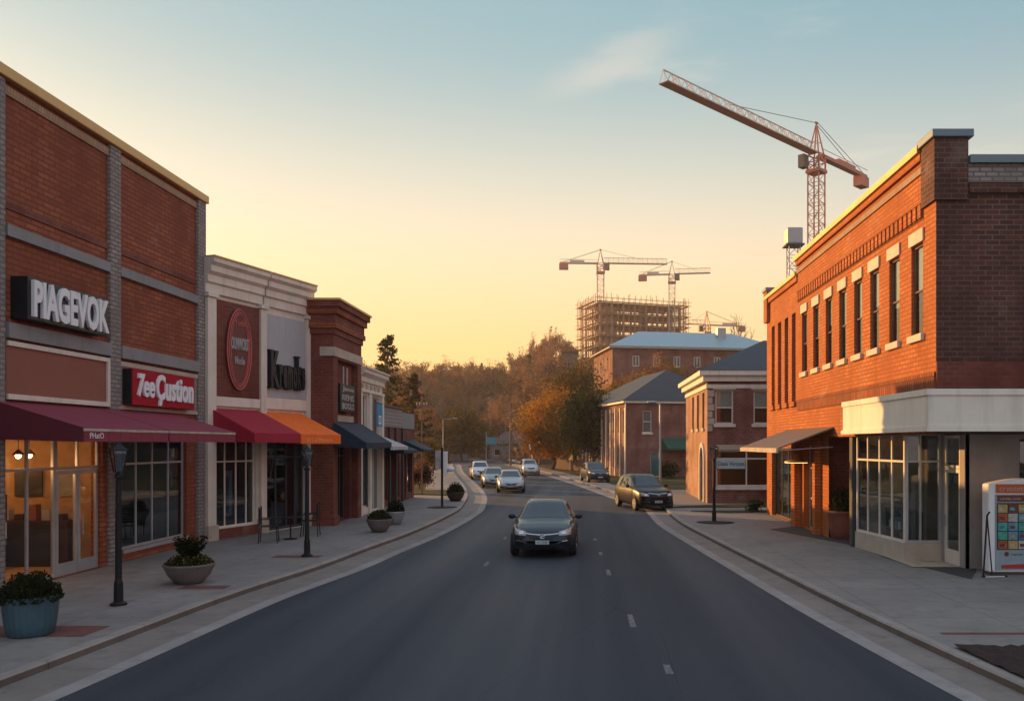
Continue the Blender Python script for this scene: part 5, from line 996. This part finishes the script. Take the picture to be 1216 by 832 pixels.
# bistro chairs and table
def chair(label, x, y, rz):
    t_ = thing('metal_chair', label, 'chair', (x, y, 0), rz, 'black metal chairs outside the cornice shops', 1.15)
    g = G(); [g.box(-.22, .22, -.22 + k * .075, -.17 + k * .075, .44, .46) for k in range(6)]; g.build('seat', 'black_metal', t_)
    g = G(); [g.box(-.22, .22, .22, .24, .55 + k * .075, .60 + k * .075) for k in range(5)]; g.box(-.24, -.221, .21, .25, .47, .97); g.box(.221, .24, .21, .25, .47, .97); g.build('backrest', 'black_metal', t_)
    for sx in (-.21, .21):
        for sy in (-.2, .22): G().tube((sx, sy, .438), (sx * 1.15, sy * 1.15, 0), .014, n=6).build('leg', 'black_metal', t_)
        G().tube((sx * 1.08, -.2, .64), (sx * 1.08, .22, .66), .014, n=6).build('armrest', 'black_metal', t_)
chair('black slatted metal chair left of the small table', -9.95, 26.3, R(105)); chair('black slatted metal chair right of the small table', -9.3, 28.2, R(-80))
tb = thing('bistro_table', 'small round black metal table between two chairs', 'table', (-9.6, 27.2, 0)); G().lathe([(.38, .70), (.38, .72)], 24).build('top', 'black_metal', tb); G().tube((0, 0, .05), (0, 0, .699), .025, n=8).build('pedestal', 'black_metal', tb); G().lathe([(.22, 0), (.2, .03), (.03, .05)], 16).build('base', 'black_metal', tb)

# vending kiosk and the folding stand beside it
vk = thing('display_kiosk', 'white rounded display machine with rows of colourful packets', 'vending machine', (9.42, 19.8, 0))
KW, KD = 1.75, .34
g = G(); n = 10; prof = [(0, .07), (0.03, 1.0), (0, 2.12)] ; arch = [(KW * i / n, 2.14 + .13 * math.sin(math.pi * i / n)) for i in range(n + 1)]
poly = [(0, 0, .07), (KW, 0, .07)] + [(x, 0, z) for x, z in reversed(arch)]; g.prism(poly, (0, KD, 0)); g.build('cabinet', 'white', vk, bevel=.04)
G().box(.04, KW - .04, .06, KD - .06, 0, .069).build('plinth', 'frame_dark', vk)
M['kiosk_panel'] = plain('kiosk_panel', (.24, .32, .37), .4, .1); M['kiosk_orange'] = plain('kiosk_orange', (.46, .10, .025), .45, .1); M['kiosk_red'] = plain('kiosk_red', (.36, .03, .02), .45, .1)
G().box(.17, KW - .06, -.02, -.002, 1.93, 2.14).build('header', 'kiosk_orange', vk); text('lettering', 'crvotetn-canmn', 1.2, .1, 'awning_edge', vk, (.25, -.021, 1.98), depth=.006)
G().box(.15, KW - .06, -.015, -.002, .12, 1.9).build('door_panel', 'kiosk_panel', vk, bevel=.01)
G().box(.19, KW - .09, -.022, -.016, .60, 1.70).build('glass_case', 'frame_dark', vk); G().box(.2, .95, -.026, -.016, 1.73, 1.88).build('banner', 'sign_maroon', vk); text('lettering', 'LEVRLOW', .5, .05, 'sign_grey', vk, (.26, -.0265, 1.77), depth=.004)
pc = [(.10, .25, .36), (.03, .16, .24), (.36, .24, .05), (.05, .28, .2), (.3, .08, .03), (.35, .36, .34), (.14, .03, .03), (.05, .32, .3), (.4, .3, .08)]
for i, c_ in enumerate(pc): M['pk%d' % i] = plain('packet_%d' % i, c_, .45, .35, 14)
for r_ in range(5):
    for q in range(6):
        x = .21 + q * .24; z = .625 + r_ * .212; ci = rw.choice((0, 1, 7, 3)) if r_ in (1, 2) else (rw.choice((3, 7, 4, 8, 5)) if r_ == 0 else rw.choice((2, 5, 6, 8, 0, 4)))
        G().box(x, x + .215, -.045, -.023, z, z + .19).build('packet', 'pk%d' % ci, vk); G().box(x + .03, x + .15, -.049, -.0455, z + .05, z + .12).build('packet_label', rw.choice(('sign_grey', 'pk5', 'pk2', 'pk7', 'pk1', 'pk6')), vk)
g = G(); g.add([(.3, -.022, .16), (KW - .07, -.022, .16), (KW - .07, -.022, .48), (KW - .35, -.022, .36), (KW - .7, -.022, .28), (.3, -.022, .24), (.3, -.016, .16), (KW - .07, -.016, .16), (KW - .07, -.016, .48), (KW - .35, -.016, .36), (KW - .7, -.016, .28), (.3, -.016, .24)], [(0, 1, 2, 3, 4, 5), (6, 7, 8, 9, 10, 11)] + [(i, (i + 1) % 6, 6 + (i + 1) % 6, 6 + i) for i in range(6)]); g.build('swoosh', 'kiosk_red', vk)
G().lathe([(.055, -.02), (.055, -.016)], 16, (.42, 0, .50), axis='y').build('emblem', 'sign_maroon', vk); text('lettering', 'Cogmoon', .28, .06, 'plate_ink', vk, (.52, -.0155, .46), depth=.006)
fs = thing('folding_stand', 'thin black folding sign stand leaning beside the display machine', 'stand', (9.16, 19.5, 0), R(8))
G().tube((0, 0, 0.03), (.16, .1, 1.42), .022, n=6).build('leg', 'black_metal', fs); G().tube((.30, .12, .03), (.16, .1, 1.42), .016, n=6).build('leg', 'black_metal', fs); G().box(-.03, .58, -.05, .03, 0, .035).build('foot', 'black_metal', fs); G().box(.02, .5, -.052, -.0505, .008, .028).build('foot_strip', 'white', fs); G().tube((.16, .1, 1.42), (.24, .12, 1.5), .02, n=6).build('hook', 'black_metal', fs)

# ------------------------------------------------------------------ cars (front towards -y)
def interp(tab, y):
    return float(np.interp(y, [a for a, _ in tab], [b for _, b in tab]))
def car(label, x, y, rz, paint, suv=False, s=1.0, cat='car', plate=True, z=RZ + .004, detail=True):
    t_ = thing('parked_car' if 'parked' in label else 'car', label, cat, (x, y, z), rz, None, s)
    k = 1.0
    if suv:
        top = [(-2.3, .66), (-2.22, .80), (-2.0, .95), (-1.6, 1.03), (-1.05, 1.10), (-.75, 1.27), (-.25, 1.58), (.1, 1.66), (.9, 1.67), (1.7, 1.60), (2.05, 1.22), (2.2, 1.05), (2.3, .8)]; roofw = .64; belt = 1.06
    else:
        top = [(-2.3, .58), (-2.22, .70), (-2.0, .82), (-1.6, .92), (-1.0, 1.0), (-.7, 1.14), (-.15, 1.42), (.2, 1.49), (.8, 1.48), (1.3, 1.33), (1.75, 1.10), (2.1, 1.04), (2.24, .95), (2.3, .72)]; roofw = .60; belt = .97
    wid = [(-2.3, .52), (-2.26, .64), (-2.18, .75), (-2.0, .84), (-1.7, .895), (-1.2, .915), (0, .925), (1.2, .915), (1.8, .88), (2.1, .82), (2.25, .72), (2.3, .6)]
    bot = [(-2.3, .34), (-2.2, .24), (-1.9, .20), (1.9, .22), (2.2, .3), (2.3, .4)]
    ys = np.concatenate([[-2.3, -2.28, -2.25, -2.2, -2.14, -2.06], np.linspace(-1.95, 1.95, 40), [2.06, 2.14, 2.2, 2.25, 2.28, 2.3]])
    sm = lambda tab, yy: (interp(tab, yy - .05) + 2 * interp(tab, yy) + interp(tab, yy + .05)) / 4
    secs = []
    for yy in ys:
        zt, w_, zb = sm(top, yy), sm(wid, yy), sm(bot, yy); cabin = max(0.0, min(1.0, (zt - belt) / ((1.60 if suv else 1.44) - belt)))
        bz = min(zt - .05, belt) ; rw_ = (1 - cabin) * w_ * .86 + cabin * roofw
        edge = zt - .035 - .045 * cabin
        mid = zb + (bz - zb) * .55
        secs.append([(0, zb), (w_ * .8, zb), (w_ * .94, zb + .06), (w_ * .985, zb + .16), (w_, mid), (w_ * .985, bz - .12), (w_ * .955, bz - .03), (w_ * .93, bz), (rw_ + (w_ * .93 - rw_) * .3 * cabin, bz + (edge - bz) * .72), (rw_, edge), (rw_ * .86, zt - .012), (rw_ * .5, zt), (0, zt + .008)])
    n = len(secs[0]); g = G(); V = []
    for yy, sct in zip(ys, secs):
        V += [(a, yy, b) for a, b in sct] + [(-a, yy, b) for a, b in sct[-2:0:-1]]
    m = 2 * n - 2; F_ = [(j * m + i, j * m + (i + 1) % m, (j + 1) * m + (i + 1) % m, (j + 1) * m + i) for j in range(len(ys) - 1) for i in range(m)] + [tuple(range(m)), tuple((len(ys) - 1) * m + i for i in range(m))]
    g.add(V, F_); body = g.build('body', paint, t_, smooth=True)
    bvh = BVHTree.FromPolygons([Vector(v) for v in V], F_)
    def patch(name, fn, nu, nv, mat, axis, off=.006, parent=t_, th=.004, maxd=None):
        """fn(u,v) gives (x,z) or (y,z); points are dropped on the body along the axis"""
        g = G(); pts = []
        for j in range(nv + 1):
            for i in range(nu + 1):
                a, b = fn(i / nu, j / nv)
                o_, d_ = {'f': ((a, -4, b), (0, 1, 0)), 'r': ((a, 4, b), (0, -1, 0)), 'L': ((-3, a, b), (1, 0, 0)), 'R': ((3, a, b), (-1, 0, 0))}[axis]
                hit = bvh.ray_cast(Vector(o_), Vector(d_))
                p = hit[0] if hit[0] is not None else Vector(o_) + Vector(d_) * 2.2
                pts.append(p - Vector(d_) * off + (hit[1] * off * .5 if hit[0] is not None and hit[1].dot(Vector(d_)) < 0 else Vector()))
        g.add(pts, [(j * (nu + 1) + i, j * (nu + 1) + i + 1, (j + 1) * (nu + 1) + i + 1, (j + 1) * (nu + 1) + i) for j in range(nv) for i in range(nu)]); return g.build(name, mat, parent, smooth=True)
    L_ = lambda a, b, t: a + (b - a) * t
    w0, w1 = (1.16, 1.57) if suv else (1.035, 1.40)
    patch('windscreen', lambda u, v: ((2 * u - 1) * L_(.735, .565, v), L_(w0, w1, v) - .02 * (2 * u - 1) ** 2 * (1 - v)), 14, 8, 'car_glass', 'f', .008)
    patch('rear_window', lambda u, v: ((2 * u - 1) * L_(.68, .54, v), L_(belt + .2, w1 - .02, v)), 10, 6, 'car_glass', 'r', .008)
    for ax, sg in (('L', -1), ('R', 1)):
        zt_ = (1.50 if suv else 1.36)
        patch('side_window', lambda u, v: (L_(L_(-.72, -.12, v), .30, u), L_(belt + .04, zt_, v)), 8, 5, 'car_glass', ax, .006)
        patch('side_window', lambda u, v: (L_(.37, L_(1.45 if not suv else 1.75, 1.0 if not suv else 1.55, v), u), L_(belt + .04, zt_, v)), 8, 5, 'car_glass', ax, .006)
        hy = .73 if suv else .66
        patch('headlight', lambda u, v: (sg * L_(.46, .80, u), L_(L_(hy - .02, hy - .01, u), L_(hy + .08, hy + .17, u), v)), 8, 5, 'lamp_lens', 'f', .008)
        patch('headlight_lamp', lambda u, v: (sg * L_(.53, .66, u), L_(hy + .02, hy + .09, v)), 5, 4, 'chrome', 'f', .014)
        patch('tail_light', lambda u, v: (sg * L_(.45, .74, u), L_(belt - .22, belt - .06, v)), 6, 4, 'red_sign', 'r', .008)
        for wy in (-1.42, 1.40):
            rr = .345 if suv else .325
            patch('wheel_arch', lambda u, v: (wy + math.cos(math.pi * u) * (rr + .055) * (.02 + .98 * v), max(.225, rr + math.sin(math.pi * u) * (rr + .055) * (.02 + .98 * v))), 14, 3, 'rubber', ax, .003)
            wh = G().lathe([(rr * .62, -.1), (rr - .02, -.11), (rr, -.07), (rr, .07), (rr - .02, .11), (rr * .64, .1)], 28, (sg * .835, wy, rr), axis='x').build('wheel', 'rubber', t_)
            g = G(); g.lathe([(rr * .63, -.02), (rr * .63, .0), (rr * .55, .0)], 20, (sg * .92, wy, rr), axis='x')
            for q in range(5): a = q * 2 * math.pi / 5; g.tube((sg * .925, wy, rr), (sg * .925, wy + math.cos(a) * rr * .58, rr + math.sin(a) * rr * .58), .035, .025, n=5)
            g.build('rim', 'rim', wh)
        mb = G(); mb.ball((sg * 1.0, -.62, belt + .07), .11, .07, .075, 12, 8); mo = mb.build('mirror', paint if not detail else 'sign_black', t_, smooth=True); G().tube((sg * .84, -.62, belt + .03), (sg * .95, -.62, belt + .05), .022, n=6).build('arm', 'sign_black', mo)
        patch('fog_recess', lambda u, v: (sg * L_(.44, .74, u), L_(L_(.36, .35, u), L_(.42, .48, u), v)), 6, 3, 'sign_black', 'f', .006)
        patch('chrome_strip', lambda u, v: (sg * L_(.42, .75, u), L_(.425, .44, v) + .065 * math.sin(u * math.pi * .6)), 8, 1, 'chrome', 'f', .012)
    gz = .76 if suv else .60
    patch('grille', lambda u, v: ((2 * u - 1) * L_(.30, .46, v), L_(gz - .10 + .05 * (2 * u - 1) ** 2, gz + .055 + .03 * (2 * u - 1) ** 2, v)), 14, 4, 'sign_black', 'f', .008)
    patch('grille_trim', lambda u, v: ((2 * u - 1) * .46, L_(gz + .05, gz + .072, v) + .035 * (2 * u - 1) ** 2), 14, 1, 'chrome', 'f', .014)
    patch('lower_intake', lambda u, v: ((2 * u - 1) * L_(.36, .40, v), L_(.27, .37, v)), 8, 3, 'sign_black', 'f', .006)
    patch('bumper_strip', lambda u, v: ((2 * u - 1) * .70, L_(.275, .295, v)), 12, 1, 'chrome', 'f', .012)
    if plate:
        pl_ = G().box(-.19, .19, -2.335, -2.315, .40, .51).build('number_plate', 'plate', t_)
        text('lettering', 'D7 2NE', .28, .06, 'plate_ink', pl_, (-.14, -2.336, .425), depth=.003)
    g = G(); nE = 20
    for i in range(nE):
        a, b = 2 * math.pi * i / nE, 2 * math.pi * (i + 1) / nE; g.tube((.075 * math.cos(a), -2.335, gz + .02 + .055 * math.sin(a)), (.075 * math.cos(b), -2.335, gz + .02 + .055 * math.sin(b)), .011, n=5)
    g.tube((-.05, -2.335, gz + .0), (.05, -2.335, gz + .045), .012, n=5); g.build('emblem', 'chrome', t_)
    return t_
P_dark = car_paint('paint_slate', (.010, .026, .040), .0, .3, .3, .25); P_black = car_paint('paint_black', (.004, .0045, .006), 0.0, .15, .2, .12); P_silver = car_paint('paint_silver', (.36, .38, .40), .6); P_white = car_paint('paint_white', (.62, .63, .64), .1); P_navy = car_paint('paint_navy', (.010, .014, .024), 0.0, .2, .25, .2); P_grey = car_paint('paint_grey', (.24, .26, .28), .5)
car('dark slate sedan driving towards the camera in mid road', -1.27, 25.8, 0, P_dark)
car('silver sedan leading the oncoming row of three cars', -5.2, 56.5, R(7), P_silver, s=.97); car('grey sedan second in the oncoming row of three cars', -7.0, 62.6, R(9), P_grey, s=.97); car('pale car third in the oncoming row of three cars', -9.8, 76.5, R(11), P_white, suv=True, s=.95)
car('white car at the right kerb side of the bend', -6.0, 86, R(10), P_white, suv=True, s=.96)
car('dark navy car parked at the kerb by the hall', .55, 68.3, R(12), P_navy, suv=True, s=.95, z=.004); car('black SUV parked on the driveway with sunlit side', 2.75, 42.0, R(15), P_black, suv=True)
